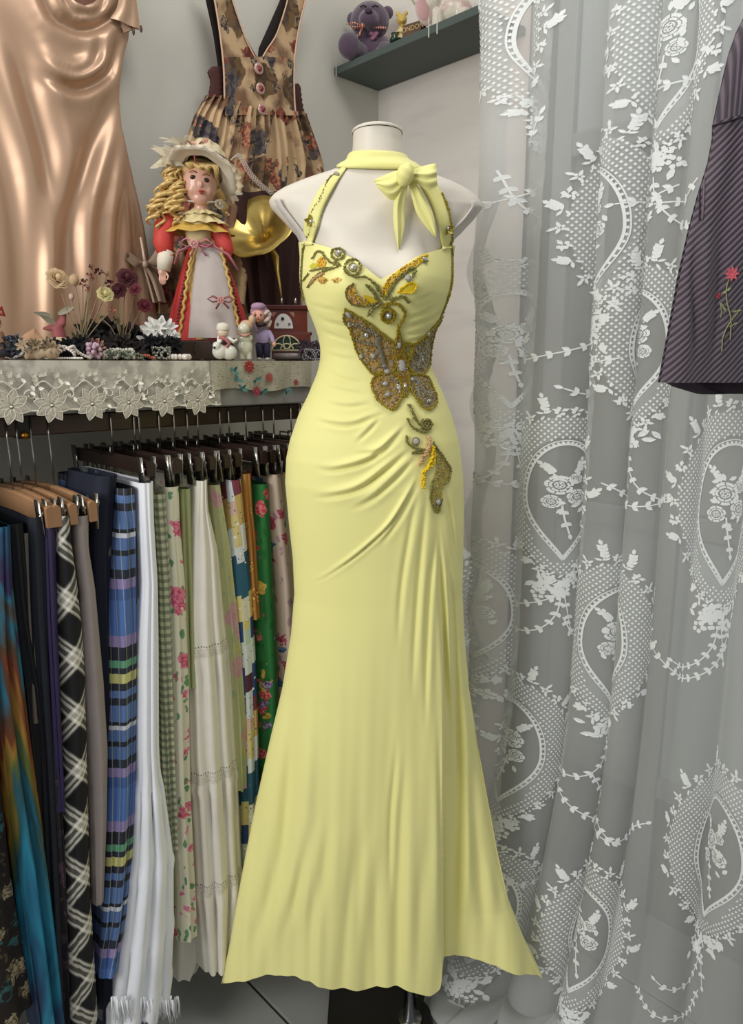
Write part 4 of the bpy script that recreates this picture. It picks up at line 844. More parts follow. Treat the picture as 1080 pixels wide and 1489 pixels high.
# ================================================================ PURPLE CORDUROY GARMENT
n = NT('purple_corduroy'); x, y = n.xy(n.map(rot=(0, 0, .72))); w = n.math('SINE', n.math('MULTIPLY', x, 2*PI/.0062)); n.bump(w, .9, .0012); CORD = n.fin(n.mix(n.step(w, -.6, .8), '3E3540', '6A5C66'), .8, sheen=.3)
n = NT('purple_corduroy_yoke'); x, y = n.xy(); w = n.math('SINE', n.math('MULTIPLY', x, 2*PI/.0062)); n.bump(w, .9, .0012); CORD2 = n.fin(n.mix(n.step(w, -.6, .8), '3E3540', '6A5C66'), .8, sheen=.3)
pv = lambda u, v, d: P(u, v, 1.05-d); FN = Vector((0, -1, 0))
cor = thing('corduroy_dress', 'dark plum corduroy dress with an embroidered pink flower, hanging before the lace curtain', 'dress', P(1040, 400, 1.05))
PF = lambda a, t: .010*math.sin(a*13+.8)*t + .004*math.sin(a*29)
CL = [(178, 1036.5, 1230), (202, 1036, 1235), (238, 1029, 1240), (282, 1015, 1245), (334, 1001, 1250), (400, 986, 1260), (484, 971, 1270), (556, 957, 1280)]
b = drape(CL, .0, 90, 60, lambda u: 181-(u-1036)*.27 if u > 1036 else 178, [([(1012, 300), (1003, 400), (1002, 480), (1000, 560)], .010, 7, .8), ([(1040, 330), (1036, 440), (1024, 560)], .004, 5, .8)], .03, 1.0, True, PF, pv, FN)
b.uv = [(p[0], p[2]) for p in b.v]; b.obj('skirt', CORD, cor)
b = drape([(20, 1084, 1215), (46, 1071, 1215), (81, 1059, 1218), (141, 1045, 1225), (184, 1036.5, 1230)], .0, 40, 30, None, [([(1060, 100), (1056, 180)], .002, 3, .5)], .028, 1.0, True, lambda a, t: .003*math.sin(a*29), pv, FN)
b.uv = [(p[0], p[2]) for p in b.v]; b.obj('yoke', CORD2, cor)
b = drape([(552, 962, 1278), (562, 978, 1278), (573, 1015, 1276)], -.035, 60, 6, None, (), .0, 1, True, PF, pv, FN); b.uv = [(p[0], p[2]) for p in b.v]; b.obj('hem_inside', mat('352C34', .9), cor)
def tubep(pts, r, Y, name, m, parent, n=30): return B().tube([P(u, v, Y) for u, v in cr(pts, n)], r, 6).obj(name, m, parent)
CB = BVHTree.FromPolygons
cobj = [o for o in cor.children if o.name.startswith('skirt')][0]
cm = [Vector(v.co)+WORLD[cobj.name] for v in cobj.data.vertices]; CT = BVHTree.FromPolygons(cm, [tuple(p.vertices) for p in cobj.data.polygons])
def chit(u, v, o=.001): return hit(u, v, o, CT, None)
def stitch(pts, r, name, m, n=26): return B().tube([chit(u, v, .0015)[0] for u, v in cr(pts, n)], r, 5).obj(name, m, cor)
GS = mat('8E9468', .7); PKF = mat('D0606A', .7)
stitch([(1037, 183), (1060, 176), (1090, 167), (1120, 160)], .0012, 'yoke_seam', mat('2A222A', .9)); stitch([(1024, 262), (1023, 290), (1021, 320)], .0014, 'pocket_seam', mat('6E606A', .8)); stitch([(1018, 275), (1017, 320)], .001, 'pocket_seam', mat('2A222A', .8))
stitch([(1060, 405), (1056, 420), (1057, 440), (1062, 465), (1061, 495)], .0009, 'embroidered_stem', GS); stitch([(1047, 440), (1049, 452), (1048, 462)], .0007, 'embroidered_stem', GS); stitch([(1074, 452), (1060, 470), (1051, 490), (1049, 512)], .0009, 'embroidered_stem', GS)
def emb(u, v, r, k, m, name, a0=0, wd=.45):
    p, nn_ = chit(u, v, .002); b = B()
    for j in range(k): b.petal(p, Vector((math.cos(a0+j*2*PI/k), 0, math.sin(a0+j*2*PI/k))), nn_, r, r*wd, .08)
    b.obj(name, m, cor)
emb(1063, 398, .0105, 8, PKF, 'embroidered_flower'); emb(1045, 430, .005, 5, mat('A83A48', .7), 'embroidered_bud')
for u, v, a in ((1056, 423, .6), (1070, 452, .2), (1052, 446, 2.2), (1065, 472, .5)): emb(u, v, .007, 2, GS, 'embroidered_leaf', a)
# ================================================================ LACE CURTAIN
CS = Vector((.205, 1.47, 0)); CD = Vector((.82, -.57, 0)).normalized(); CN = Vector((-CD.y*-1, CD.x*-1, 0)); CN = Vector((CD.y, -CD.x, 0))
if CN.y > 0: CN = -CN
AW = 1.02; FULL = 1.55; ZT = 2.75
def cfold(a):      # fold strength and phase along the cloth
    psi = 2*PI*(a/.125 + .35*math.sin(a*9.0+1)) ; st = .75+.55*math.sin(a*6.3+.6)
    return psi, max(.12, st)
def cpt(a, z, off=0.0):
    def raw(a):
        psi, st = cfold(a); g = .55+.45*min(1, max(0, (z-.1)/2.3)); tw = .25*math.sin(z*1.3+a*5)
        al = a/FULL + .026*st*g*math.sin(psi+tw)*1.3; dp = .030*st*(.6+.4*g)*math.cos(psi+tw) + .010*math.sin(a*37+z*3)*.5
        lowk = max(0, min(1, (.75-z)/.75)); al = al - lowk**1.8*.12*(1-a/AW)**1.5 ; dp += lowk**2*.17*max(0, 1-a/.9)
        edge = max(0, 1-a/.06); dp += edge*.02*math.sin(z*17); al += edge*(.016*math.sin(z*11+1)-.012*math.sin(z*26))
        return CS + CD*al + CN*dp
    p = raw(a)
    if off:
        q = raw(a+.002) - p; nn_ = Vector((q.y, -q.x, 0)); nn_ = nn_.normalized() if nn_.length > 1e-6 else CN.copy()
        if nn_.dot(CN) < 0 and False: nn_ = -nn_
        p = p + nn_*off
    return Vector((p.x, p.y, z))
n = NT('sheer_tulle'); nz = n.noise(3, n.map((3, 3, .4), vec=n.objc()), 3); tr = n.n.new('ShaderNodeBsdfTransparent'); df = n.n.new('ShaderNodeBsdfDiffuse'); tl_ = n.n.new('ShaderNodeBsdfTranslucent')
df.inputs[0].default_value = lin('F0F2F0'); tl_.inputs[0].default_value = lin('F0F2F0'); m1 = n.n.new('ShaderNodeMixShader'); m1.inputs[0].default_value = .45; n.L(df.outputs[0], m1.inputs[1]); n.L(tl_.outputs[0], m1.inputs[2])
m2 = n.n.new('ShaderNodeMixShader'); n.put(m2.inputs[0], n.math('ADD', .36, n.math('MULTIPLY', nz, .22))); n.L(tr.outputs[0], m2.inputs[1]); n.L(m1.outputs[0], m2.inputs[2]); n.L(m2.outputs[0], n.out.inputs[0]); TUL = n.m
THR = mat('E9ECEA', .85, vary=.02)
n = NT('lace_net'); tr = n.n.new('ShaderNodeBsdfTransparent'); df = n.n.new('ShaderNodeBsdfDiffuse'); df.inputs[0].default_value = lin('E9ECEA'); m2 = n.n.new('ShaderNodeMixShader'); m2.inputs[0].default_value = .22; n.L(tr.outputs[0], m2.inputs[1]); n.L(df.outputs[0], m2.inputs[2]); n.L(m2.outputs[0], n.out.inputs[0]); NETM = n.m
curt = thing('lace_curtain', 'white sheer lace curtain with oval rose medallions covering the doorway', 'curtain', CS)
zs_ = np.r_[np.linspace(ZT, .35, 70), np.linspace(.33, .012, 14)]
b = B(); b.sheet(lambda a, t: cpt(a*AW, float(np.interp(t, np.linspace(0, 1, len(zs_)), zs_))), 330, len(zs_)-1); b.obj('sheer_cloth', TUL, curt)
def edgef(a, t):
    z = float(np.interp(t, [0, 1], [ZT, .5])); p = cpt(.0, z); w = (.022+.018*abs(math.sin(z*4.1+.5)))*a
    return p - CD*(w + .006*math.sin(z*22)*a) + CN*(.016*math.sin(z*30+a*2)*a - .012*a)
B().sheet(edgef, 8, 150).obj('edge_ruffle', TUL, curt)
def pudf(a, t):
    a = .16+.84*a; p = cpt(a*.9, .012); return p + CN*(t*(.10-.03*a) + .012*math.sin(a*46)*t) + Vector((.02*t*(1-a), 0, .001+.010*math.sin(PI*t)*(1+.6*math.sin(a*60+t*4))))
B().sheet(pudf, 200, 12).obj('hem_on_floor', TUL, curt)
class Lace:
    def __init__(s): s.b = B()
    def m(s, x, z, o=.0018): return cpt(s.a0+x*s.rx, s.z0+z, o)
    def at(s, a0, z0, rx=1): s.a0, s.z0, s.rx = a0, z0, rx; return s
    def poly(s, pts):
        i = len(s.b.v); s.b.v += [tuple(s.m(x, z)) for x, z in pts]; s.b.uv += [(0, 0)]*len(pts); s.b.f.append(tuple(range(i, i+len(pts)))); s.b.mi.append(0)
    def leaf(s, x, z, an, L, w):
        c, q = math.cos(an), math.sin(an); f = lambda t, k: (x+c*t*L-q*k*w, z+q*t*L+c*k*w)
        s.poly([f(0, 0), f(.25, -.4), f(.6, -.5), f(1, 0), f(.6, .5), f(.25, .4)])
    def flower(s, x, z, r, k=5, a0=0):
        for j in range(k): s.leaf(x+.25*r*math.cos(a0+j*2*PI/k), z+.25*r*math.sin(a0+j*2*PI/k), a0+j*2*PI/k, r*.8, r*.72)
    def line(s, pts, w):
        for (x0, z0), (x1, z1) in zip(pts, pts[1:]):
            L = math.hypot(x1-x0, z1-z0)+1e-9; nx, nz_ = -(z1-z0)/L*w/2, (x1-x0)/L*w/2; s.poly([(x0-nx, z0-nz_), (x1-nx, z1-nz_), (x1+nx, z1+nz_), (x0+nx, z0+nz_)])
    def sprig(s, pts, w=.0022, ll=.015, step=2, lw=.007):
        P_ = cr(pts, max(6, int(sum(math.dist(pts[i], pts[i+1]) for i in range(len(pts)-1))/.009))); s.line(P_, w)
        for i in range(1, len(P_)-1, step):
            an = math.atan2(P_[i+1][1]-P_[i][1], P_[i+1][0]-P_[i][0])
            for sg in (1, -1): s.leaf(P_[i][0], P_[i][1], an+sg*.75, ll*random.uniform(.7, 1), lw)
        s.leaf(P_[-1][0], P_[-1][1], math.atan2(P_[-1][1]-P_[-2][1], P_[-1][0]-P_[-2][0]), ll, lw)
    def rose(s, x, z, r):
        for k, rr in ((7, 1), (6, .68), (4, .38)):
            for j in range(k):
                a = j*2*PI/k+rr*3; pts = [(x+r*rr*(.88 if abs(q) > .5 else 1)*math.cos(a+q*PI/k*1.1), z+r*rr*math.sin(a+q*PI/k*1.1)*(.9)) for q in (-.8, -.3, .3, .8)]; pts += [(x+(p[0]-x)*.74, z+(p[1]-z)*.74) for p in pts[::-1]]; s.poly(pts)
        s.flower(x, z, r*.25, 5)
def medallion(a0, z0, k=1.0, mirror=1):
    random.seed(int(a0*1000)); L = Lace().at(a0, z0, mirror); RX, RZ_ = .108*k, .150*k; rx, rz = .052*k, .100*k; oz = -.008*k
    def ov(t, X, Z, pt=.25):   # oval with a pointed foot; t from the top
        x = X*math.sin(t); z = Z*math.cos(t); f = max(0, -math.cos(t)); return x*(1-pt*f*f*1.6), z*(1+.08*f)
    N = 60
    for w, X, Z in ((.0035, rx*1.02, rz*1.02), (.0018, rx*1.14, rz*1.09)): L.line([(ov(2*PI*i/N, X, Z, .5)[0], ov(2*PI*i/N, X, Z, .5)[1]+oz) for i in range(N+1)], w)
    for i in range(N):
        x, z = ov(2*PI*i/N, rx*1.08, rz*1.05, .5); L.poly([(x+.0028*math.cos(q), z+oz+.0028*math.sin(q)) for q in (0, 1.57, 3.14, 4.71)])
    st = .0088; i = 0
    zz = -RZ_
    while zz < RZ_:
        xx = -RX + (st/2 if i % 2 else 0)
        while xx < RX:
            t = math.atan2(xx/RX, zz/RZ_); xo, zo = ov(t, RX, RZ_, .3); xi, zi = ov(math.atan2(xx/rx, (zz-oz)/rz), rx*1.2, rz*1.14, .5)
            if math.hypot(xx, zz) < math.hypot(xo, zo)*.97 and math.hypot(xx, zz-oz) > math.hypot(xi, zi): L.poly([(xx+.0021, zz), (xx, zz+.0026), (xx-.0021, zz), (xx, zz-.0026)])
            xx += st
        zz += st*.62; i += 1
    # net ground of the ring
    for i in range(N):
        q = [ov(2*PI*i/N, RX*.96, RZ_*.96, .3), ov(2*PI*(i+1)/N, RX*.96, RZ_*.96, .3), ov(2*PI*(i+1)/N, rx*1.1, rz*1.08, .5), ov(2*PI*i/N, rx*1.1, rz*1.08, .5)]
        for j in range(3):
            f = lambda p, r, s_: (p[0]+(r[0]-p[0])*s_, p[1]+(r[1]-p[1])*s_); L.poly([f(q[0], q[3], j/3), f(q[1], q[2], j/3), f(q[1], q[2], (j+1)/3), f(q[0], q[3], (j+1)/3)]); L.b.mi[-1] = 1
    M_ = 34
    for i in range(M_):
        t = 2*PI*(i+.5)/M_; x, z = ov(t, RX*1.03, RZ_*1.03, .3); an = math.atan2(z, x)
        if i % 3 == 0: L.flower(x, z, .0085*k, 4, an+.4)
        elif i % 3 == 1:
            L.flower(x, z, .0065*k, 5, an); L.leaf(x*1.03, z*1.03, an+.3, .013, .005)
        else: L.sprig([(x, z), (x*1.08+.004, z*1.06+.004), (x*1.15+.002, z*1.12+.010)], .0018, .011, 1, .006)
        L.leaf(x, z, an+1.2, .0115, .0045); L.leaf(x, z, an-1.2, .0115, .0045); L.leaf(x*.97, z*.97, an+2.4, .010, .004)
    # bouquet
    L.rose(-.008*k, .018*k, .020*k); L.rose(.017*k, -.004*k, .016*k); L.rose(-.018*k, -.014*k, .014*k); L.rose(.014*k, .030*k, .011*k)
    L.sprig([(-.004, -.02), (.0, -.045), (.008*k, -.075*k)], .003, .012, 2); L.sprig([(.012, .035), (.02*k, .05*k), (.022*k, .062*k)], .002, .010, 1); L.sprig([(-.014, .035), (-.022*k, .048*k), (-.03*k, .055*k)], .002, .010, 1)
    for i in range(9): L.leaf(random.uniform(-.03, .03)*k, random.uniform(-.04, .045)*k, random.uniform(0, 6.3), .014, .007)
    # knot of flowers at the foot, two trailing sprays
    for i in range(9): L.flower(random.uniform(-.032, .032)*k, -RZ_*1.06-random.uniform(.0, .045)*k, .011*k, 5, random.random()*3)
    for i in range(8): L.leaf(random.uniform(-.04, .04)*k, -RZ_*1.05-random.uniform(.0, .04)*k, random.uniform(0, 6.3), .020, .009)
    L.sprig([(0, -RZ_-.05), (-.006, -RZ_-.085), (-.03, -RZ_-.12), (-.07, -RZ_-.135), (-.1, -RZ_-.125)], .0024, .013, 2); L.sprig([(.006, -RZ_-.05), (.012, -RZ_-.08), (.018, -RZ_-.11)], .002, .012, 2)
    L.b.obj('rose_medallion', [THR, NETM], curt, smooth=False)
def cinv(u, v):    # pixel -> cloth coordinate and height on the curtain's mean plane
    r = ray(u, v); t = (CS-CAM).dot(CN)/r.dot(CN); p = CAM+r*t; return (p-CS).dot(CD)*FULL, p.z
MED = [(880, 330, 1.0, 1), (975, 60, 1.0, -1), (735, 500, .95, 1), (812, 715, 1.0, 1), (935, 500, .9, -1), (1055, 735, 1.1, 1), (885, 930, 1.05, 1), (705, 880, .95, 1), (765, 1080, 1.0, -1), (1045, 1240, 1.1, 1), (875, 1385, 1.0, 1), (755, 1480, .9, 1), (770, 60, .9, 1), (640, 1160, .9, 1)]
for u, v, k, mr in MED:
    a, z = cinv(u, v)
    if z < .2: z = .2
    if a > .04: medallion(a, z, k, mr)
def garland(px, ll=.014):
    L = Lace().at(0, 0); pts = [cinv(u, v) for u, v in px]; L.sprig(pts, .0024, ll, 2); L.b.obj('leaf_garland', THR, curt, smooth=False)
for g_ in ([(745, 150), (770, 200), (800, 205), (815, 170)], [(870, 20), (885, 80), (905, 100)], [(1040, 60), (1010, 110), (960, 130)], [(735, 255), (745, 310), (775, 330)], [(980, 270), (950, 290), (905, 300)], [(1020, 260), (1000, 290), (960, 296)],
           [(860, 430), (845, 490), (800, 520), (770, 525)], [(900, 520), (870, 530), (855, 525)], [(880, 700), (920, 735), (975, 725)], [(820, 810), (800, 860), (760, 880), (728, 862)], [(1060, 900), (1030, 970), (990, 985), (950, 940)], [(815, 1110), (850, 1170), (900, 1215), (945, 1195)], [(860, 1120), (880, 1180), (900, 1215)], [(1030, 1440), (1010, 1475), (970, 1460), (945, 1430)], [(700, 690), (730, 700), (750, 690)], [(805, 890), (815, 920), (840, 925)], [(700, 1290), (750, 1285), (765, 1275)], [(660, 1455), (700, 1470), (730, 1465)]):
    garland(g_)
# ================================================================ ORNAMENTS ON THE LEDGE
class Fr:      # a thing modelled upright about its base: photo pixels turned into metres at the thing's own distance
    def __init__(s, name, label, cat, u, v, plane, d, group=None, z=None, k=1.0):
        p = plane(u, v, d); s.p = Vector((p.x, p.y, z if z is not None else p.z)); q = s.p-CAM; s.k = (q.y*CA-q.z*SA)/F*k
        s.u, s.v = u, v; s.o = thing(name, label, cat); s.rz = -math.atan2(q.x, q.y)
    def __call__(s, u, v, y=0): return Vector(((u-s.u)*s.k, -y*s.k, (s.v-v)*s.k))   # y in pixels toward the viewer
    def done(s): move(s.o, s.p, s.rz); return s.o
ZL = LZ+.0035
def ruffle(b, c, r0, r1, z0, z1, n=60, amp=.15, k=11, arc=(0, 2*PI), sq=1.0, mi=0):
    def fn(a, t):
        an = arc[0]+(arc[1]-arc[0])*a; r = r0+(r1-r0)*t; w = 1+amp*t*math.sin(k*an)
        return (c[0]+r*w*math.cos(an), c[1]+r*w*math.sin(an)*sq, c[2]+z0+(z1-z0)*t + amp*.3*abs(r1-r0)*t*math.cos(k*an))
    b.sheet(fn, n, 4, mi=mi); return b
PORC, LIP, GOLDH = mat('D9A893', .3, coat=.3), mat('A83A34', .3), mat('D8B878', .35, .2, bs=300, vary=.3)
REDV, CREML, APR = mat('B8302C', .6, vary=.12), mat('DCCB98', .7, vary=.12), mat('B9AEA8', .7, vary=.08)
RIB, RIBD, IVORY = mat('B8707C', .5), mat('6A2A2E', .6), mat('E2D8C4', .65)
# riser the doll stands on
R_ = Fr('trinket_box', 'low brown patterned fabric box the porcelain doll stands on', 'box', 268, 497, onw, .21, z=ZL); zt_box = onw(292, 497, .2).z
b = B(); hb_ = zt_box-ZL; b.box((.02, 0, hb_/2), (.15, .10, hb_)); b.obj('box_body', floral('brown_box', '3A2A22', [(40, .3, '6A5646', '8A7460')], 1, '241A16'), R_.o, smooth=False, bevel=.003); R_.done()
D_ = Fr('porcelain_doll', 'porcelain doll with blonde curls, cream bonnet, red coat and pale apron', 'doll', 300, 496, onw, .20, z=zt_box+.0005); q = D_; o = D_.o; k = D_.k
b = B(); b.ell(q(300, 284, 6), (24*k, 22*k, 27*k), nu=24, nv=16); b.ell(q(300, 303, 14), (12*k, 10*k, 9*k)); b.ell(q(302, 288, 28), (2.6*k, 3*k, 4*k)); b.ell(q(291, 293, 17), (8*k, 8*k, 8*k)); b.ell(q(311, 294, 17), (7*k, 8*k, 8*k)); b.tube([q(301, 305, 4), q(300, 325, 2)], [9*k, 11*k], 12)
b.obj('head', PORC, o, remesh=.0016)
for u, v in ((292, 279), (309, 282)):
    e = B(); e.ell(q(u, v, 25), (4.4*k, 3*k, 3.2*k), nu=12, nv=8); e.obj('eye', mat('3A2620', .1), o); e = B(); e.tube([q(u-5, v-6, 26), q(u, v-8.5, 27), q(u+5, v-6, 26)], .8*k, 5); e.obj('eyebrow', mat('8A5A3A', .8), o)
b = B(); b.ell(q(302, 296.5, 27.5), (4.2*k, 2*k, 1.6*k), nu=12, nv=6); b.ell(q(302, 299, 27), (3*k, 2*k, 1.6*k), nu=12, nv=6); b.obj('lips', LIP, o)
def curl(b, u0, v0, u1, v1, r, tr, turns, y0=8, ph=0):
    pts = []
    for i in range(int(turns*12)):
        t = i/(turns*12-1); a = t*turns*2*PI+ph; pts.append(q(u0+(u1-u0)*t + r*math.cos(a), v0+(v1-v0)*t, y0 + r*math.sin(a)))
    b.tube(pts, [tr*k*(1-.5*abs(2*t_/(len(pts)-1)-1)**3) for t_ in range(len(pts))], 7)
random.seed(4)
for i in range(30):
    u0 = random.uniform(258, 280); v0 = random.uniform(260, 296); b = B(); curl(b, u0, v0, random.uniform(230, 268), random.uniform(316, 350), random.uniform(3, 7), random.uniform(1.7, 2.9), random.uniform(2.5, 5), random.uniform(-6, 20), i); b.obj('hair_curl', GOLDH, o)
for i in range(6): b = B(); curl(b, 322+i*1.5, 275+i*4, 326+i*2, 306+i*3, 3.5, 2.6, 2.4, 2-i*2, i); b.obj('hair_curl', GOLDH, o)
b = B()
for i in range(26):
    u0 = 286+i*1.6; b.tube([q(296+i*.6, 256, 14), q(u0-3+i*.1, 262, 24), q(u0+1, 270+3*math.sin(i*.9)-abs(i-12)*.2+ (8 if i > 21 else 0), 25-abs(i-13)*.5)], [1.6*k, 1.7*k, .6*k], 5)
b.obj('fringe', GOLDH, o); B().ell(q(300, 272, -4), (29*k, 22*k, 25*k), nu=20, nv=14).obj('hair_cap', GOLDH, o)
# bonnet
b = B(); Rb = Euler((math.radians(-28), math.radians(16), 0)).to_matrix(); c = q(306, 262, 4)
b.lathe([(24*k, 0), (34*k, 1*k), (44*k, -3*k), (50*k, -10*k), (47*k, -13*k), (40*k, -8*k), (28*k, -5*k)], c, Rb, 44, wob=lambda a, t: 1+.03*math.sin(7*a)); b.obj('hat_brim', IVORY, o)
b = B(); b.lathe([(27*k, 0), (29*k, 12*k), (26*k, 26*k), (16*k, 36*k), (0, 40*k)], c, Rb, 36, wob=lambda a, t: 1+.06*math.sin(11*a)); b.obj('hat_crown', mat('D6C8A4', .8, bump=.5, bs=120), o)
tn = NT('hat_tulle'); TUL2 = tn.fin('E6DCC0', .8, alpha=tn.math('ADD', .25, n_ if False else tn.math('MULTIPLY', tn.noise(90, tn.objc()), .6)))
b = B(); ruffle(b, q(268, 248, 0), 5*k, 26*k, -8*k, 10*k, 80, .25, 9, sq=.6); ruffle(b, q(262, 250, 4), 4*k, 22*k, 6*k, -14*k, 80, .3, 7, sq=.6); ruffle(b, q(285, 232, 0), 5*k, 30*k, 0, 6*k, 80, .25, 8, sq=.6); b.obj('tulle_ruffle', TUL2, o, smooth=True)
b = B(); ruffle(b, Vector((0, 0, 0)), 40*k, 56*k, -6*k, -16*k, 120, .07, 23); b.v = [tuple(c + Rb @ Vector(p)) for p in b.v]; b.obj('brim_lace', TUL2, o)
b = B(); b.rose(q(298, 238, 18), (0, -1, .3), 7*k); b.obj('hat_rose', mat('D8A898', .7), o); b = B(); b.rose(q(312, 234, 16), (0, -1, .3), 8*k); b.obj('hat_rose', mat('B88C74', .7), o)
b = B()
for s_ in (-1, 1): b.tube([q(296, 240, 18), q(296+s_*9, 232, 20), q(296+s_*14, 238, 20), q(296+s_*6, 242, 19), q(296, 240, 18)], 1*k, 5)
b.tube([q(280, 244, 24), q(300, 241, 24), q(325, 246, 24), (q(348, 258, 22))], .9*k, 5); b.obj('hat_ribbon', RIBD, o); B().tube([q(296, 242, 26), q(295, 252, 28), q(296, 262, 28)], 1.6*k, 6, flat=.5).obj('hat_ribbon', mat('C85A64', .5), o)
# body
b = B(); b.lathe([(0, 0), (14*k, 2*k), (17*k, 12*k), (21*k, 30*k), (20*k, 42*k), (12*k, 50*k), (8*k, 54*k)], q(296, 368, 0), None, 24); b.obj('bodice', CREML, o)
b = B(); ruffle(b, q(300, 318, 2), 9*k, 27*k, 4*k, -6*k, 90, .16, 13, sq=.75); ruffle(b, q(300, 322, 2), 12*k, 36*k, 2*k, -14*k, 90, .14, 11, sq=.7); b.obj('lace_collar', CREML, o)
b = B(); ruffle(b, q(292, 332, 0), 18*k, 50*k, 6*k, -16*k, 90, .12, 9, sq=.6); b.obj('cape_collar', mat('C9A44A', .7, vary=.15), o)
b = B(); b.tube([q(x, 309+abs(x-300)*-.12, 18-abs(x-300)*.3) for x in range(276, 330, 4)], 1*k, 5); b.obj('pearl_choker', mat('E6E0D6', .2), o); b = B(); b.rose(q(326, 310, 14), (.3, -1, .2), 7*k); b.obj('collar_rose', mat('B8A88C', .6), o)
for pts, rr in (([(262, 330, 2), (250, 342, 4), (247, 362, 6), (251, 382, 8)], [12, 15, 14, 11]), ([(316, 336, 0), (328, 350, 2), (332, 368, 4), (326, 386, 6)], [11, 13, 12, 9])):
    B().tube([q(*p) for p in pts], [r*k for r in rr], 14).obj('sleeve', mat('C8433A', .6, vary=.12), o)
b = B(); b.tube([q(251, 374, 8), q(248, 386, 10), q(246, 400, 11)], [11*k, 11*k, 9*k], 14); b.obj('cuff', IVORY, o)
b = B(); b.ell(q(244, 402, 12), (6*k, 4*k, 7*k)); 
for i in range(4): b.tube([q(241+i*2.2, 405, 13), q(240+i*2.4, 413, 14), q(241+i*2.2, 420-abs(i-1.5)*1.5, 13)], [1.6*k, 1.5*k, 1.1*k], 6)
b.tube([q(249, 402, 13), q(252, 408, 15), q(250, 413, 15)], [1.7*k, 1.5*k, 1.1*k], 6); b.obj('hand', PORC, o, remesh=.0009)
def cone(u0, w0, w1, v0, v1, k_, amp, y0=0, arc=None):
    def fn(a, t):
        an = (arc[0]+(arc[1]-arc[0])*a) if arc else 2*PI*a; r = (w0+(w1-w0)*t**.85)*k; w = 1+amp*t*math.sin(k_*an)
        p = q(u0, v0+(v1-v0)*t, y0); return p + Vector((r*w*math.cos(an), r*w*math.sin(an)*.55, 0))
    return fn
b = B(); b.sheet(cone(304, 22, 62, 366, 495, 16, .04), 90, 14, closeu=True); b.obj('red_skirt', REDV, o)
b = B(); b.sheet(cone(306, 19, 50, 368, 494, 9, .05, 7, (-PI*.90, -PI*.12)), 50, 14); b.obj('yellow_underskirt', mat('C0A060', .8, vary=.2, bump=.4, bs=120), o)
b = B(); b.sheet(cone(310, 16, 40, 369, 492, 7, .05, 16, (-PI*.92, -PI*.10)), 50, 14); b.obj('apron', APR, o)
for a0, u0, w1, nm in ((-PI*.93, 306, 52, RIBD), (-PI*.08, 306, 52, RIBD)):
    f = cone(u0, 20, w1, 368, 494, 9, .05, 9, (a0, a0+.01)); b = B(); 
    for i in range(26): b.ell(f(0, i/25.) + Vector((0, -.004, 0)), (2.6*k, 2*k, 2*k), nu=6, nv=4)
    b.obj('ruched_trim', nm, o)
f1 = [cone(306, 20, 46, 368, 494, 9, .05, 14, (a, a+.01)) for a in (-PI*.86, -PI*.13)]
for f in f1:
    b = B(); b.tube([f(0, t)+Vector((.002*math.sin(t*60), -.003, 0)) for t in np.linspace(0, 1, 40)], 2.2*k, 6); b.obj('gold_braid', mat('C8A85C', .5, .3), o)
b = B(); b.tube([q(262, 392, 22), q(268, 376, 26), q(290, 366, 28), q(312, 366, 28), q(335, 378, 26), q(348, 398, 22)], [2.6*k]*6, 8, flat=.5); b.obj('waist_sash', RIB, o)
def bowt_(b, u, v, y, w, h):
    for s_ in (-1, 1): b.tube([q(u, v, y), q(u+s_*w*.6, v-h, y+2), q(u+s_*w, v-h*.2, y+2), q(u+s_*w*.6, v+h*.6, y+2), q(u, v, y)], 2*k, 6, flat=.6)
    b.tube([q(u, v, y+2), q(u-w*.4, v+h*2.4, y)], 1.6*k, 5, flat=.5)
    b.tube([q(u, v, y+2), q(u+w*.6, v+h*2.2, y)], 1.6*k, 5, flat=.5)
b = B(); bowt_(b, 292, 366, 30, 22, 7); b.obj('waist_bow', RIB, o); B().rose(q(289, 366, 33), (0, -1, 0), 6*k).obj('waist_rose', mat('D49A98', .6), o)
b = B(); bowt_(b, 322, 441, 44, 18, 5); b.obj('apron_bow', mat('8A4A50', .5), o); B().rose(q(322, 441, 48), (0, -1, 0), 5*k).obj('apron_rose', mat('C89088', .6), o)
D_.done()
# gramophone
G_ = Fr('gramophone', 'miniature red-brown gramophone with brass flower horn and arched green window', 'gramophone', 418, 499, onw, .15, z=ZL); q = G_; k = G_.k; o = G_.o
MAH = mat('6E2A20', .3, bs=30, vary=.2, coat=.4); MAH2 = mat('54201A', .3, bs=30, vary=.2)
def bxp(nm, u0, u1, v0, v1, y0, y1, m, bev=.0012): c = (q(u0, v0, y0)+q(u1, v1, y1))/2; s_ = q(u1, v0, y0)-q(u0, v1, y1); return B().box(c, (abs(s_.x), abs(s_.y), abs(s_.z))).obj(nm, m, o, smooth=False, bevel=bev)
zf = (G_.p.z - 0)
bxp('lower_cabinet', 396, 450, 462, 497, 0, 46, MAH); bxp('upper_cabinet', 393, 446, 430, 462, 0, 40, MAH); bxp('lid', 388, 450, 424, 430, -3, 44, MAH2); bxp('moulding', 392, 452, 460, 464, -2, 45, MAH2); bxp('foot', 400, 455, 495, 499, -2, 50, MAH2)
def archp(b, u, v, w, h, y, th=1.0, n=16, mi=0):
    pts = [q(u+w*math.cos(a), v-h*math.sin(a), y) for a in np.linspace(0, PI, n)]; m_ = len(pts); fr_ = pts+[p+Vector((0, th*k, 0)) for p in pts]
    b.add(fr_, [tuple(range(m_))[::-1]]+[(i, (i+1) % m_, m_+(i+1) % m_, m_+i) for i in range(m_)], mi=mi)
b = B(); archp(b, 413, 455, 13, 20, 41); b.obj('dial', mat('E8E6E0', .4), o, smooth=False)
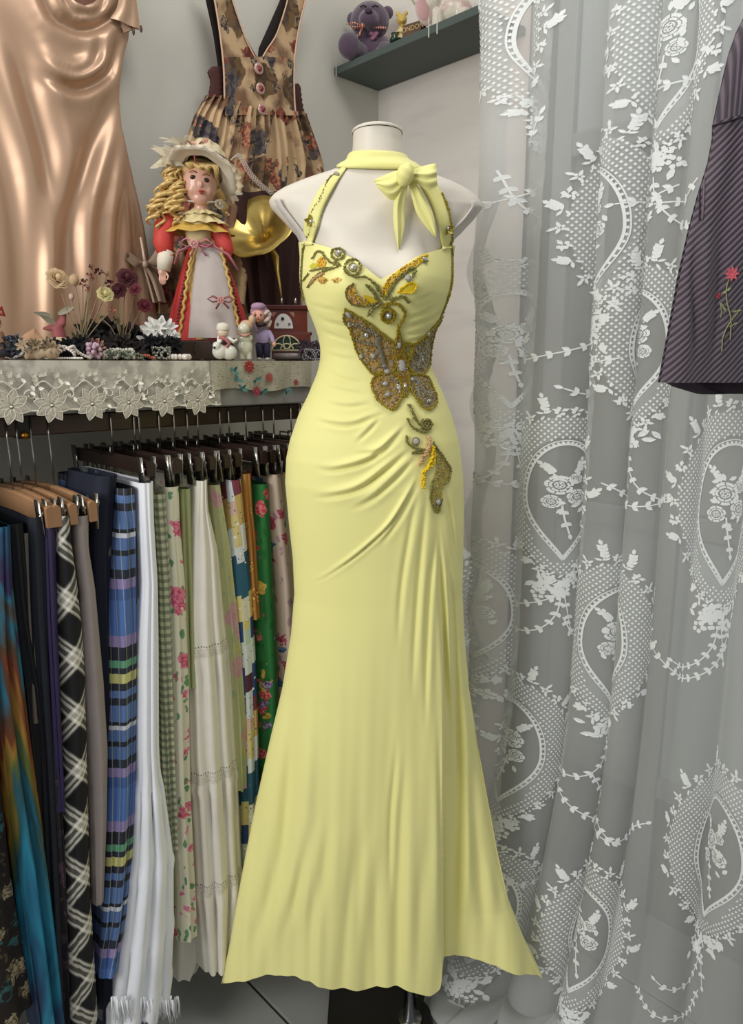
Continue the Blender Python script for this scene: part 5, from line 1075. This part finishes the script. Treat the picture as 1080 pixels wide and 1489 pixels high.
for u, v, r in ((412, 442, 2.2), (405, 449, 1.8), (421, 449, 1.8)): B().ell(q(u, v, 42), (r*k, .8*k, r*k), nu=10, nv=6).obj('dial_knob', mat('2A2A30', .3) if r > 2 else mat('8A8C90', .3, .8), o)
b = B(); archp(b, 417, 485, 20, 20, 47); b.obj('arched_window', mat('1E3A22', .15), o, smooth=False)
b = B(); b.tube([q(417+20*math.cos(a), 485-20*math.sin(a), 48) for a in np.linspace(0, PI, 20)]+[q(397, 485, 48), q(437, 485, 48)], 1.1*k, 5)
for c_, s_ in ((405, 9), (417, 9), (429, 9)): b.tube([q(c_+s_*math.cos(a), 485-s_*math.sin(a), 48.5) for a in np.linspace(0, PI, 12)], .9*k, 5)
b.tube([q(417+5*math.cos(a), 474-9*math.sin(a), 48.5) for a in np.linspace(0, 2*PI, 14)], .9*k, 5); b.obj('window_tracery', mat('D8CFA8', .5), o)
for u, s_ in ((398, 1), (428, -1)):
    b = B(); p_ = [q(u, 433, 41), q(u+s_*7, 433, 41), q(u, 440, 41)]; b.add(p_+[x+Vector((0, .3*k, 0)) for x in p_], [(0, 1, 2), (3, 5, 4), (0, 3, 4, 1), (1, 4, 5, 2), (2, 5, 3, 0)]); b.obj('corner_inlay', mat('B8806A', .5), o, smooth=False)
b = B(); b.lathe([(0, 0), (26*k, 0), (28*k, 3*k), (27*k, 8*k), (0, 9*k)], q(424, 497, 38), None, 30); b.obj('record_tray', mat('8F8480', .3), o)
for u in (411, 430): B().tube([q(u, 424, 30), q(u, 413, 30)], [2.2*k, 1.6*k], 8).obj('post', mat('A8A29A', .25, .9), o)
BRS = mat('CDB365', .3, .8, vary=.1)
B().tube([q(411, 414, 30), q(409, 396, 28), q(406, 378, 22), q(404, 358, 14), q(396, 345, 2)], [1.2*k, 1.6*k, 2.6*k, 5*k, 7*k], 12).obj('horn_tube', BRS, o)
hd = Vector((-.34, -.85, .62)).normalized(); R = hd.to_track_quat('Z', 'Y').to_matrix(); b = B()
pr = [(6*k, -14*k), (8*k, -4*k), (13*k, 8*k), (25*k, 17*k), (39*k, 24*k), (53*k, 28*k)]; pr2 = [(r-.8*k, z+1.0*k) for r, z in pr[::-1]]
b.lathe(pr+pr2, q(389, 334, 4), R, 64, wob=lambda a, t: 1+.045*abs(math.sin(4.5*a))*min(1, 2*(1-abs(2*t-1)) if 0 else 1)); b.obj('horn_bell', BRS, o); G_.done()
# figurines
def fig(name, label, u, v, d, cat='figurine'): return Fr(name, label, cat, u, v, onw, d, z=ZL)
q = fig('rabbit_figurine', 'white ceramic rabbit figurine with a capped child beside it', 324, 526, .305); k, o = q.k, q.o; WCER = mat('DAD8CC', .25, coat=.5)
b = B(); b.ell(q(320, 514, 4), (11*k, 9*k, 11*k)); b.ell(q(333, 515, 2), (12*k, 9*k, 11*k)); b.ell(q(316, 506, 10), (6*k, 5*k, 6*k)); b.ell(q(324, 496, 4), (2.5*k, 2*k, 9*k), Euler((0, .5, 0)).to_matrix()); b.ell(q(319, 497, 2), (2.5*k, 2*k, 8*k), Euler((0, .2, 0)).to_matrix()); b.obj('rabbit_body', WCER, o, remesh=.0012)
B().ell(q(313, 508.5, 14), (1.6*k, 1*k, 1.8*k)).obj('eye', mat('1A1A1A', .1), o)
b = B(); b.ell(q(326, 486, 4), (8.5*k, 8*k, 8.5*k)); b.obj('child_head', mat('E2CDB4', .35), o); B().lathe([(9*k, 0), (9.6*k, 3*k), (8*k, 9*k), (0, 11*k)], q(326, 484, 4), None, 18).obj('knitted_cap', mat('DCD6C4', .8), o); b = B(); b.tube([q(320, 494, 8), q(328, 496, 10), q(334, 502, 8), q(330, 508, 10)], 2.4*k, 7); b.obj('scarf', mat('B06A68', .7), o)
b = B(); b.tube([q(332, 494, 2), q(340, 500, 4), q(346, 497, 4)], [4*k, 3*k, 2.4*k], 8); b.obj('arm', WCER, o); q.done()
q = fig('child_figurine', 'pale ceramic child figurine in white overalls', 358, 527, .31); k, o = q.k, q.o
b = B(); b.ell(q(357, 508, 0), (11*k, 8*k, 13*k)); b.ell(q(357, 496, 0), (12*k, 8*k, 8*k)); b.tube([q(352, 514, 0), q(352, 526, 0)], 4.5*k, 10); b.tube([q(362, 514, 0), q(362, 526, 0)], 4.5*k, 10); b.ell(q(356, 483, 2), (9*k, 8*k, 8.5*k)); b.obj('figure', mat('D3D2BC', .25, coat=.4), o, remesh=.0012)
b = B(); b.ell(q(360, 478, -2), (10*k, 8*k, 8*k)); b.ell(q(368, 470, 0), (5*k, 5*k, 7*k)); b.obj('hair', mat('C8A888', .5), o); B().tube([q(349, 490, 8), q(357, 493, 10), q(365, 490, 8)], 2*k, 7).obj('collar', mat('C09080', .5), o); q.done()
q = fig('small_doll', 'small doll in a lilac sweater and navy trousers with pale wavy hair', 383, 525, .30, 'doll'); k, o = q.k, q.o
b = B(); b.ell(q(383, 493, 0), (10*k, 7*k, 14*k)); b.tube([q(391, 484, 0), q(396, 492, 4), q(398, 500, 6)], [4*k, 3.4*k, 3*k], 10); b.tube([q(375, 484, 2), q(370, 474, 8), q(372, 464, 10)], [4*k, 3.4*k, 3*k], 10); b.obj('sweater', mat('A795B8', .8, bump=.2, bs=300), o, remesh=.0012)
b = B(); b.tube([q(378, 502, 0), q(378, 522, 0)], [6*k, 4.6*k], 10); b.tube([q(388, 502, 0), q(388, 522, 0)], [6*k, 4.6*k], 10); b.ell(q(383, 502, 0), (10*k, 6*k, 5*k)); b.obj('trousers', mat('25223A', .8), o)
for u in (377, 389): B().ell(q(u, 523, 3), (4*k, 6*k, 2.2*k)).obj('shoe', mat('B8B0B0', .5), o)
b = B(); b.ell(q(377.5, 463, 4), (9*k, 8*k, 10*k)); b.tube([q(378, 470, 2), q(380, 480, 0)], 3.4*k, 8); b.ell(q(376, 465, 12), (1.5*k, 1.5*k, 1.5*k)); b.obj('head', mat('D8A088', .4), o, remesh=.0011)
for u in (373.5, 381): B().ell(q(u, 462, 11.5), (1.3*k, .8*k, 1.6*k)).obj('eye', mat('4A2A22', .2), o)
B().ell(q(377, 468, 12), (2*k, .8*k, .9*k)).obj('mouth', mat('A84A44', .4), o); B().tube([q(372, 474, 6), q(380, 477, 9), q(388, 474, 6)], 2.4*k, 8).obj('neck_scarf', mat('2A2028', .8), o)
b = B(); b.ell(q(379, 457, -3), (13*k, 11*k, 12*k)); b.ell(q(378, 450, 3), (11*k, 9*k, 6*k)); b.obj('hair_cap', mat('A886A0', .7, bump=.4, bs=200), o, remesh=.0012)
for i in range(5): curl_b = B(); pts = [q(389+i*.6+3*math.cos(t*3+i), 456+t*5, 2-i*2+3*math.sin(t*3+i)) for t in np.linspace(0, 4.2, 20)]; curl_b.tube(pts, 2.6*k, 7); curl_b.obj('hair_lock', mat('C8B4A8', .6), o)
B().tube([q(372, 463, 12), q(370, 458, 12)], [2.4*k, 1.6*k], 8).obj('hand', mat('D8A088', .4), o); B().ell(q(399, 502, 6), (3*k, 3*k, 4*k)).obj('hand', mat('D8A088', .4), o); q.done()
# white tulle bow toy
q = Fr('tulle_hair_bow', 'white tulle bow with a round white pompom in front of the doll', 'bow', 232, 497, onw, .25, z=ZL); k, o = q.k, q.o; zk = (q.v-(0))*0
WT = mat('D2D0CA', .8)
b = B()
for cc, r_, e_ in (((232, 462, 0), 22, (1.3, .2, 0)), ((240, 456, 6), 16, (1.0, .5, 0)), ((220, 472, 6), 16, (1.5, -.5, 0)), ((228, 455, 8), 14, (.9, -.3, 0)), ((244, 468, 8), 13, (1.4, .7, 0))):
    g_ = B(); ruffle(g_, (0, 0, 0), 2*k, r_*k, 0, 6*k, 80, .3, 9); Rr = Euler(e_).to_matrix(); g_.v = [tuple(q(*cc)+Rr@Vector(p)) for p in g_.v]; b.add(g_.v, g_.f)
b.obj('tulle', mat('CFCEC8', .8), o)
B().ell(q(241, 485, 4), (15*k, 12*k, 12*k), nu=18, nv=12).obj('pompom', WT, o); B().tube([q(226, 490, 0), q(216, 494, 4), q(208, 496, 4)], [5*k, 5*k, 3*k], 8, flat=.5).obj('ribbon_end', mat('8A8680', .6), o); q.done()
# dried flowers
STEM = mat('8A7A5C', .8); 
def bouquet(name, label, u, v, d, heads, wrap, wrapw):
    q = Fr(name, label, 'flowers', u, v, onw, d, z=ZL); k, o = q.k, q.o
    for (hu, hv, r, m, kind) in heads:
        c = q(hu, hv, random.uniform(0, 10)); b = B(); nd = Vector((random.uniform(-.4, .4), -1, .5))
        if kind == 'rose': b.rose(c, nd, r*k, layers=5)
        elif kind == 'bud': b.ell(c, (r*k, r*k, r*1.2*k), nu=10, nv=7); [b.petal(c-Vector((0, 0, r*k)), Vector((math.cos(j*2.1)*.5, math.sin(j*2.1)*.5, 1)), Vector((math.cos(j*2.1), math.sin(j*2.1), 0)), r*2.2*k, r*1.3*k, -.1) for j in range(3)]
        else:
            for j in range(9): b.petal(c+Vector((random.uniform(-1, 1), random.uniform(-1, 1), random.uniform(-1, 1)))*r*k*.6, Vector((random.uniform(-1, 1), random.uniform(-1, 0), random.uniform(-.6, 1))), (0, -1, .2), r*.9*k, r*.5*k, .3)
        b.obj('flower_head', m, o)
        b = B(); b.tube([c, c*.6+q(u, v-28, 0)*.4+Vector((random.uniform(-.004, .004), 0, 0)), q(u+random.uniform(-3, 3), v-22, 0), q(u, v-6, 0)], .9*k, 5); b.obj('stem', STEM, o)
    b = B(); b.lathe([(wrapw*.55*k, 0), (wrapw*.7*k, 8*k), (wrapw*k, 26*k)], q(u, v, 0), None, 16, wob=lambda a, t: 1+.12*math.sin(3*a+t)); b.obj('paper_wrap', wrap, o, solid=.001)
    for i in range(5): bb = B(); bb.petal(q(u+random.uniform(-6, 6), v-25, 0), Vector((random.uniform(-1, 1), -.2, 1)), (0, -1, 0), 18*k, 6*k, .3); bb.obj('leaf', mat('6A6450', .8), o)
    return q.done()
CR1, CR2, DR, DR2 = mat('C8AC84', .8, vary=.12), mat('C9BC84', .8, vary=.12), mat('4A1820', .8, vary=.2), mat('7A4440', .8, vary=.2)
bouquet('dried_rose_bouquet', 'dried cream roses on long stems in a grey paper cone', 118, 498, .22, [(93, 387, 16, CR1, 'rose'), (115, 388, 7, mat('B89A78', .8), 'bud'), (126, 392, 6, DR2, 'x'), (136, 384, 7, DR2, 'x'), (155, 406, 12, CR2, 'rose'), (110, 410, 4, mat('C8A898', .7), 'bud'), (148, 374, 7, DR, 'x'), (132, 400, 5, DR2, 'x'), (160, 380, 6, mat('9A7A60', .8), 'x'), (140, 370, 5, mat('8A5A4C', .8), 'x'), (162, 428, 5, mat('A85A50', .8), 'x')], mat('6A5C50', .8), 17)
bouquet('dark_rose_bouquet', 'dried dark crimson roses wrapped in brown checked paper', 178, 500, .20, [(190, 386, 15, DR, 'rose'), (178, 404, 12, DR, 'rose'), (212, 424, 11, mat('5A1A24', .8, vary=.2), 'rose'), (200, 402, 9, mat('6A2A30', .8), 'rose'), (166, 396, 8, DR, 'x'), (150, 440, 6, mat('8A8058', .8), 'x'), (172, 445, 7, mat('7A7450', .8), 'x')], mat('4A3A2E', .8, vary=.2), 22)
# soft fabric flower, shell hat, fabric bird, red leaf toy at the frame edge
q = Fr('fabric_flower', 'large cream silk flower with a pink-brown heart lying on the ledge', 'fabric flower', 76, 500, onw, .27, z=ZL); k, o = q.k, q.o
for j in range(7): b = B(); a = j*2*PI/7; b.petal(q(76, 484, 0), Vector((math.cos(a)*1.5, -.2, math.sin(a)*.55+.1)), (0, -1, .4), (26 if j in (0, 1, 3, 6) else 20)*k, 20*k, .25); b.obj('petal', mat('C8B08E', .7), o, solid=.0006)
b = B(); b.rose(q(76, 484, 4), (0, -1, .4), 9*k); b.obj('flower_heart', mat('9A6A5C', .7), o); q.done()
q = Fr('pink_fabric_bird', 'dusty pink silk bird with grey leaf wings behind the silk flower', 'ornament', 88, 500, onw, .20, z=ZL); k, o = q.k, q.o
b = B(); b.tube([q(66, 457, 0), q(80, 455, 0), (q(92, 448, 0)), q(98, 432, 0)], [2*k, 7*k, 8*k, 2*k], 12, flat=.7); b.tube([q(86, 452, 0), q(88, 475, 0), q(88, 498, 0)], [8*k, 11*k, 12*k], 12); b.obj('body', mat('8E4A4C', .7), o, remesh=.0014)
for p0, dr in (((84, 450), (-1, -.3, .5)), ((80, 440), (-1, -.2, .15)), ((88, 436), (1, -.1, .4))): bb = B(); bb.petal(q(*p0, 4), dr, (0, -1, .3), 26*k, 9*k, .15); bb.obj('wing', mat('8A8470', .7), o)
bb = B(); bb.petal(q(48, 497, 0), (.2, -.1, 1), (0, -1, .2), 42*k, 40*k, .1); bb.obj('paper_fan', mat('B89070', .8), o, solid=.0006); q.done()
q = Fr('dark_haired_doll', 'small doll with a red bow at the far left frame edge', 'doll', -2, 517, onw, .28, z=ZL); k, o = q.k, q.o
b = B(); b.tube([q(-2, 516, 0), q(2, 500, 0), q(0, 478, 0)], [14*k, 11*k, 7*k], 12); b.tube([q(4, 488, 4), q(12, 498, 8), q(6, 508, 10)], [4*k, 4*k, 3*k], 8); b.ell(q(-2, 466, 0), (8*k, 8*k, 10*k)); b.obj('body', mat('8A6244', .7), o, remesh=.0014)
b = B(); bw = 1
for s_ in (-1, 1): b.tube([q(0, 452, 4), q(s_*8, 445, 6), q(s_*10, 455, 6), q(0, 452, 4)], 3*k, 7)
b.obj('red_bow', mat('8A1E1C', .7), o); B().ell(q(-2, 470, 4), (7*k, 6*k, 4*k)).obj('yellow_collar', mat('C8A84A', .7), o); B().tube([q(-8, 512, 10), q(6, 508, 12), q(16, 512, 8)], 6*k, 10).obj('dark_skirt', mat('1E1A22', .8), o); q.done()
# heaps of beads and trimmings, each one a strand or bundle of its own
def strand(name, label, u0, u1, v, d, r, col, loops=1.5, amp=8, rough=.15, n=60, hgt=0, group=None):
    q = Fr(name, label, 'beads', (u0+u1)/2, v, onw, d, z=ZL); k, o = q.k, q.o; b = B(); c = mat(col, rough, coat=.6) if isinstance(col, str) else col; random.seed(int(u0*7+v))
    p1, p2 = random.uniform(0, 6), random.uniform(0, 6); hz = hgt
    for i in range(n):
        t = i/n; a = t*2*PI*loops; uu = (u0+u1)/2+(u1-u0)/2*math.cos(a+p1)*(.75+.25*math.sin(3*a+p2)); yy = amp*math.sin(a+p1)*(1+.4*math.sin(5*a))
        zz = v - r - hz*(.5+.5*math.sin(2.3*a+p2)); b.ell(q(uu, zz, yy), r*k, nu=8, nv=6)
    tag(q.o, label, 'necklace'); x = b.obj('beads', c, o, kind='stuff')
    b = B(); b.tube([q((u0+u1)/2+(u1-u0)/2*math.cos(a+p1)*(.75+.25*math.sin(3*a+p2)), v-r-hz*(.5+.5*math.sin(2.3*a+p2)), amp*math.sin(a+p1)*(1+.4*math.sin(5*a))) for a in np.linspace(0, 2*PI*loops, 90)], .5*k, 4); b.obj('thread', mat('8A8478', .7), o); return q.done()
def bundle(name, label, cat, u0, u1, v, h, d, col, seed=0, k2=9, depth=16):
    q = Fr(name, label, cat, (u0+u1)/2, v, onw, d, z=ZL); k, o = q.k, q.o; random.seed(seed); b = B(); w = (u1-u0)/2
    for i in range(k2):
        t = (i+.5)/k2; c = q(u0+(u1-u0)*t, v-h*.4, random.uniform(-depth*.5, depth*.5)); rr = [random.uniform(.6, 1.0)*x*k for x in (w*2.2/k2+2, depth*.5, h*.5)]; b.ell(c, rr, Euler((random.uniform(-.5, .5), random.uniform(-.5, .5), random.uniform(-1, 1))).to_matrix(), 12, 8)
    b.obj('cloth_folds', mat(col, .85, bump=.9, bs=90, vary=.35) if isinstance(col, str) else col, o, remesh=.0018)
    for i in range(k2):
        b = B(); t = (i+.5)/k2; ruffle(b, (0, 0, 0), 1*k, h*.42*k, 0, h*.25*k, 30, .35, 7); Rr = Euler((random.uniform(.7, 1.5), random.uniform(-.6, .6), random.uniform(-.5, .5))).to_matrix(); cc = q(u0+(u1-u0)*t, v-h*random.uniform(.5, 1.0), depth*random.uniform(0, .5)); b.v = [tuple(cc+Rr@Vector(p)) for p in b.v]; b.obj('ruffle', mat(col, .85, vary=.35) if isinstance(col, str) else col, o)
    return q.done()
bundle('black_lace_bundle', 'crumpled black lace under the pearl strands left of centre', 'lace', 78, 132, 519, 24, .29, '16161A', 1)
bundle('grey_lace_bundle', 'grey-blue lace and ribbon bundle by the left edge', 'lace', 8, 40, 519, 24, .29, '4A4E56', 2)
bundle('beige_lace_bundle', 'beige crochet lace folded on the ledge below the silk flower', 'lace', 36, 80, 521, 20, .31, 'A08C72', 3)
bundle('dark_fabric_bundle', 'dark brown trimmings heaped under the dried crimson roses', 'fabric', 148, 212, 520, 26, .28, '1E1614', 4)
bundle('black_ribbon_bow', 'black crumpled ribbon beneath the white pompom', 'ribbon', 212, 258, 522, 26, .27, '0E0D0F', 5)
bundle('pink_ribbon', 'dusty pink crumpled ribbon among the beads', 'ribbon', 128, 146, 519, 22, .30, 'A87C70', 6, 4, 8)
bundle('dark_velvet_bundle', 'black velvet cloth behind the rose stems', 'fabric', 128, 200, 505, 42, .12, '120F10', 7, 8, 20)
bundle('checked_scarf', 'mauve and black checked scarf folded at the right end of the ledge', 'scarf', 440, 476, 520, 22, .27, '5A4A54', 8, 6, 14)
bundle('brown_felt', 'brown felt hat brim behind the bead heap', 'fabric', 195, 250, 500, 26, .14, '2E221E', 9, 6, 14)
strand('pearl_necklace', 'ivory pearl strand draped over the black lace', 60, 130, 516, .315, 2.2, 'D8D0C6', 1.5, 9, hgt=16, n=80)
strand('pearl_necklace', 'short pearl strand on the dark brown trimmings', 152, 200, 512, .315, 2.4, 'C8C4B6', 2.4, 8, hgt=12, n=80)
strand('pearl_necklace', 'large round pearls lying in front of the black ribbon', 232, 280, 522, .318, 4.2, 'D8CFC6', .5, 5, n=12)
strand('bead_necklace', 'pink and lilac bead strand beside the dusty pink ribbon', 126, 146, 520, .322, 3.4, 'B898A8', 1.1, 5, hgt=18, n=20)
strand('bead_necklace', 'tiny white seed beads along the lace edge', 60, 128, 523, .33, 1.6, 'D8D4C8', .5, 3, n=34)
strand('bead_necklace', 'olive-grey glass bead strand on the dark trimmings', 150, 206, 520, .32, 2.2, '5A6250', 2, 7, hgt=8, n=70)
strand('bead_necklace', 'amber and red bead strand near the ledge edge', 192, 226, 523, .325, 2, '9A4A2E', 1, 5, hgt=4, n=34)
strand('silver_chain', 'silver chain tangled on the black ribbon', 222, 252, 516, .315, 1.6, mat('A8A8A0', .2, .9), 3, 6, hgt=16, n=80)
strand('bead_necklace', 'grey pearl strand by the left frame edge', 6, 62, 508, .30, 2.4, 'B8B4B0', 1.2, 6, hgt=14, n=60)
strand('silver_chain', 'silver trimming along the checked scarf', 436, 470, 522, .31, 1.6, mat('8F9094', .25, .8), 2, 6, hgt=14, n=70)
# ================================================================ CORNER SHELF AND TOYS
zsh = P(549.5, 133, 2.19).z; SH = .477; RAr = Matrix.Rotation(math.atan2(WR.y, WR.x), 3, 'Z')
cs_ = thing('corner_shelf', 'dark slate green wooden shelf fixed in the wall corner', 'shelf', RWp(SH/2, .08, zsh))
SLT = mat('4C5652', .55, bs=8, vary=.05)
B().box(RWp(SH/2+.002, .083, zsh+.009), (SH, .160, .018), RAr).obj('board', SLT, cs_, smooth=False, bevel=.0015)
for s_ in (.012, .33, .355): B().box(RWp(s_, .1645, zsh+.014), (.0025, .0015, .04), RAr).obj('price_clip', mat('C9C6BC', .5), cs_, smooth=False)
ZS = zsh+.020
def sfr(name, label, cat, u, v, d): return Fr(name, label, cat, u, v, onr, d, z=ZS, k=.84)
PUR = NT('purple_plush'); oc = PUR.objc(); PUR.bump(PUR.noise(700, oc, 2), .8, .002); PUR = PUR.fin(PUR.mix(PUR.noise(60, oc), '3E2C3E', '584458'), .95, sheen=.6)
q = sfr('teddy_bear', 'purple plush teddy bear with a red gingham neck bow sitting on the corner shelf', 'teddy bear', 536, 96, .10); k, o = q.k, q.o
b = B(); b.ell(q(538, 28, 4), (33*k, 28*k, 30*k), nu=22, nv=16); b.ell(q(536, 35, 28), (17*k, 14*k, 14*k)); b.ell(q(509, 22, -2), (11*k, 6*k, 12*k)); b.ell(q(568, 12, -2), (11*k, 6*k, 11*k))
b.ell(q(540, 74, 0), (28*k, 22*k, 27*k)); b.tube([q(528, 84, 8), q(512, 80, 24), q(502, 79, 36)], [15*k, 17*k, 18*k], 14); b.tube([q(552, 88, 8), q(562, 84, 24), q(566, 78, 34)], [12*k, 13*k, 13*k], 14); b.ell(q(503, 78, 38), (19*k, 12*k, 21*k)); b.tube([q(560, 58, 4), q(568, 70, 14), q(566, 82, 22)], [10*k, 10*k, 9*k], 12); b.tube([q(518, 60, 4), q(506, 68, 12), q(508, 80, 22)], [9*k, 9*k, 8*k], 12)
b.obj('body', PUR, o, remesh=.0026)
for u in (527, 547): e = B(); e.tube([q(u-5, 16.5, 29), q(u, 14.5, 31.5), q(u+5, 16.5, 29)], 1.1*k, 6); e.obj('eye', mat('20141E', .4), o)
B().ell(q(536, 28, 42), (6.5*k, 3.5*k, 4.2*k)).obj('nose', mat('38243A', .6), o)
GH = NT('red_gingham_ribbon'); x, y = GH.xy(GH.objc()); cx_ = bandmask(GH, GH.xy(GH.objc())[0], .006, 0, .5, .05); GH = GH.fin(GH.mix(cx_, 'C9A088', '8A3A34'), .7)
b = B(); b.tube([q(x_, 46+abs(x_-537)*-.08, 28-abs(x_-537)*.35) for x_ in range(510, 566, 5)], [3*k]*12, 8, flat=.6); b.obj('neck_ribbon', GH, o); b = B(); b.tube([q(524, 46, 30), q(512, 42, 34), q(500, 44, 34), q(510, 49, 34), q(524, 47, 30)], 2.4*k, 6, flat=.6); b.tube([q(525, 47, 31), q(522, 58, 34), q(514, 68, 36)], 2.2*k, 6, flat=.6); b.ell(q(526, 46, 32), 4*k); b.obj('bow', GH, o)
b = B(); [b.ell(q(u, v, 23), (4*k, 1.6*k, 3.2*k)) for u, v in ((541, 54), (546, 58), (543, 61), (549, 54))]; b.obj('heart_patch', mat('84566A', .8), o); q.done()
q = sfr('bear_figurine', 'small yellow ceramic bear figurine in a cream dress on the corner shelf', 'figurine', 584, 64, .12); k, o = q.k, q.o; YC = mat('BFA552', .4, vary=.15)
b = B(); b.ell(q(584, 22, 4), (9*k, 8*k, 9*k)); b.ell(q(577, 12, 2), (4*k, 3*k, 4*k)); b.ell(q(591, 11, 2), (4*k, 3*k, 4*k)); b.ell(q(584, 26, 11), (5*k, 4*k, 4*k)); b.tube([q(585, 32, 0), q(588, 60, 0)], [8*k, 14*k], 14); b.obj('bear', YC, o, remesh=.0015)
b = B(); ruffle(b, q(586, 34, 0), 7*k, 15*k, 0, -10*k, 50, .12, 8); ruffle(b, q(588, 44, 0), 10*k, 18*k, 0, -10*k, 50, .12, 8); b.obj('dress_frill', mat('D0C296', .6), o); B().ell(q(570, 50, 10), (7*k, 6*k, 6*k)).obj('pink_shoe', mat('C09080', .5), o); q.done()
q = sfr('souvenir_tin', 'small brown tin with the word LONDON on the shelf edge', 'tin', 602, 58, .145); k, o = q.k, q.o
b = B(); b.box(q(602, 50, 0), (38*k, 18*k, 20*k), Matrix.Rotation(-.55, 3, 'Z')); b.obj('tin', mat('5A4432', .5, vary=.2), o, smooth=False, bevel=.001)
fcv = bpy.data.curves.new('lettering', 'FONT'); fcv.body = 'LONDON'; fcv.size = 11*k; fcv.extrude = .0004; fcv.align_x = 'CENTER'
tmp = bpy.data.objects.new('tmp', fcv); COL.objects.link(tmp); bpy.context.view_layer.update(); me = bpy.data.meshes.new_from_object(tmp.evaluated_get(bpy.context.evaluated_depsgraph_get())); bpy.data.objects.remove(tmp)
lo_ = bpy.data.objects.new('lettering', me); COL.objects.link(lo_); me.materials.append(mat('C8A870', .5)); lo_.parent = o; lo_.rotation_euler = (PI/2, 0, -.55); Rm = Matrix.Rotation(-.55, 3, 'Z'); lo_.location = q(602, 52, 0) + Rm @ Vector((0, -9.6*k, 0)); q.done()
q = sfr('green_glass_ornament', 'little dark green glass ornament beside the teddy bear', 'ornament', 573, 70, .15); k, o = q.k, q.o
b = B(); b.lathe([(0, 0), (7*k, 0), (8*k, 5*k), (5*k, 10*k), (6*k, 14*k), (0, 16*k)], q(573, 68, 0), None, 14); b.obj('glass', mat('1E3A2C', .15), o); q.done()
q = sfr('elephant_figurine', 'white ceramic elephant with pink-lined ears on the corner shelf', 'figurine', 655, 40, .085); k, o = q.k, q.o; ECR = NT('crackled_cream'); oc = ECR.objc(); ECR = ECR.fin(ECR.mix(ECR.step(ECR.noise(25, oc, 4), .5, .7), 'D0C8B6', 'BFA49C'), .3, coat=.4)
b = B(); b.ell(q(655, 4, 0), (38*k, 24*k, 26*k), nu=20, nv=14); b.ell(q(618, -8, 14), (22*k, 20*k, 22*k)); b.tube([q(606, -8, 24), q(596, -2, 34), (q(588, -12, 36)), q(586, -24, 32)], [9*k, 7*k, 5*k, 4*k], 12)
for u, y in ((632, 16), (640, -12), (676, 16), (684, -12)): b.tube([q(u, 6, y), q(u, 38, y)], [12*k, 11*k], 14)
b.obj('body', ECR, o, remesh=.0026)
for u, y in ((632, 16), (640, -12), (676, 16), (684, -12)): B().lathe([(0, 0), (12.5*k, 0), (12.5*k, 4*k), (0, 5*k)], q(u, 40, y), None, 16).obj('foot', mat('B8A694', .4), o)
b = B(); b.ell(q(610, 8, 30), (17*k, 3*k, 27*k), Euler((0, -.15, .5)).to_matrix(), 20, 12); b.obj('ear', mat('C0A8A0', .4), o, label='pink-lined ear'); b = B(); b.ell(q(608, 7, 33), (12*k, 2.4*k, 21*k), Euler((0, -.15, .5)).to_matrix(), 18, 10); b.obj('ear_lining', mat('C49A98', .5), o)
b = B(); b.ell(q(700, 10, -2), (14*k, 10*k, 16*k)); b.obj('tail_flowers', mat('C8C0B0', .6, bump=.6, bs=80), o); q.done()
q = sfr('blue_silk_flower', 'blue grey silk flowers above the purple teddy bear', 'fabric flower', 496, 60, .05); k, o = q.k, q.o
b = B(); b.rose(q(496, 2, 0), (0, -1, -.2), 13*k); b.obj('flower_head', mat('4A5468', .8), o); b = B(); b.rose(q(474, -6, 0), (0, -1, -.2), 10*k); b.obj('flower_head', mat('6A6E78', .8), o); B().tube([q(496, 4, -2), q(498, 30, -6), q(497, 60, -2)], 1.4*k, 6).obj('stem', mat('2E4034', .8), o)
for s_ in (-1, 1): bb = B(); bb.petal(q(498, 12, 0), (s_*.8, -.2, -.6), (0, -1, 0), 14*k, 7*k, .2); bb.obj('leaf', mat('2E4034', .8), o)
q.done()
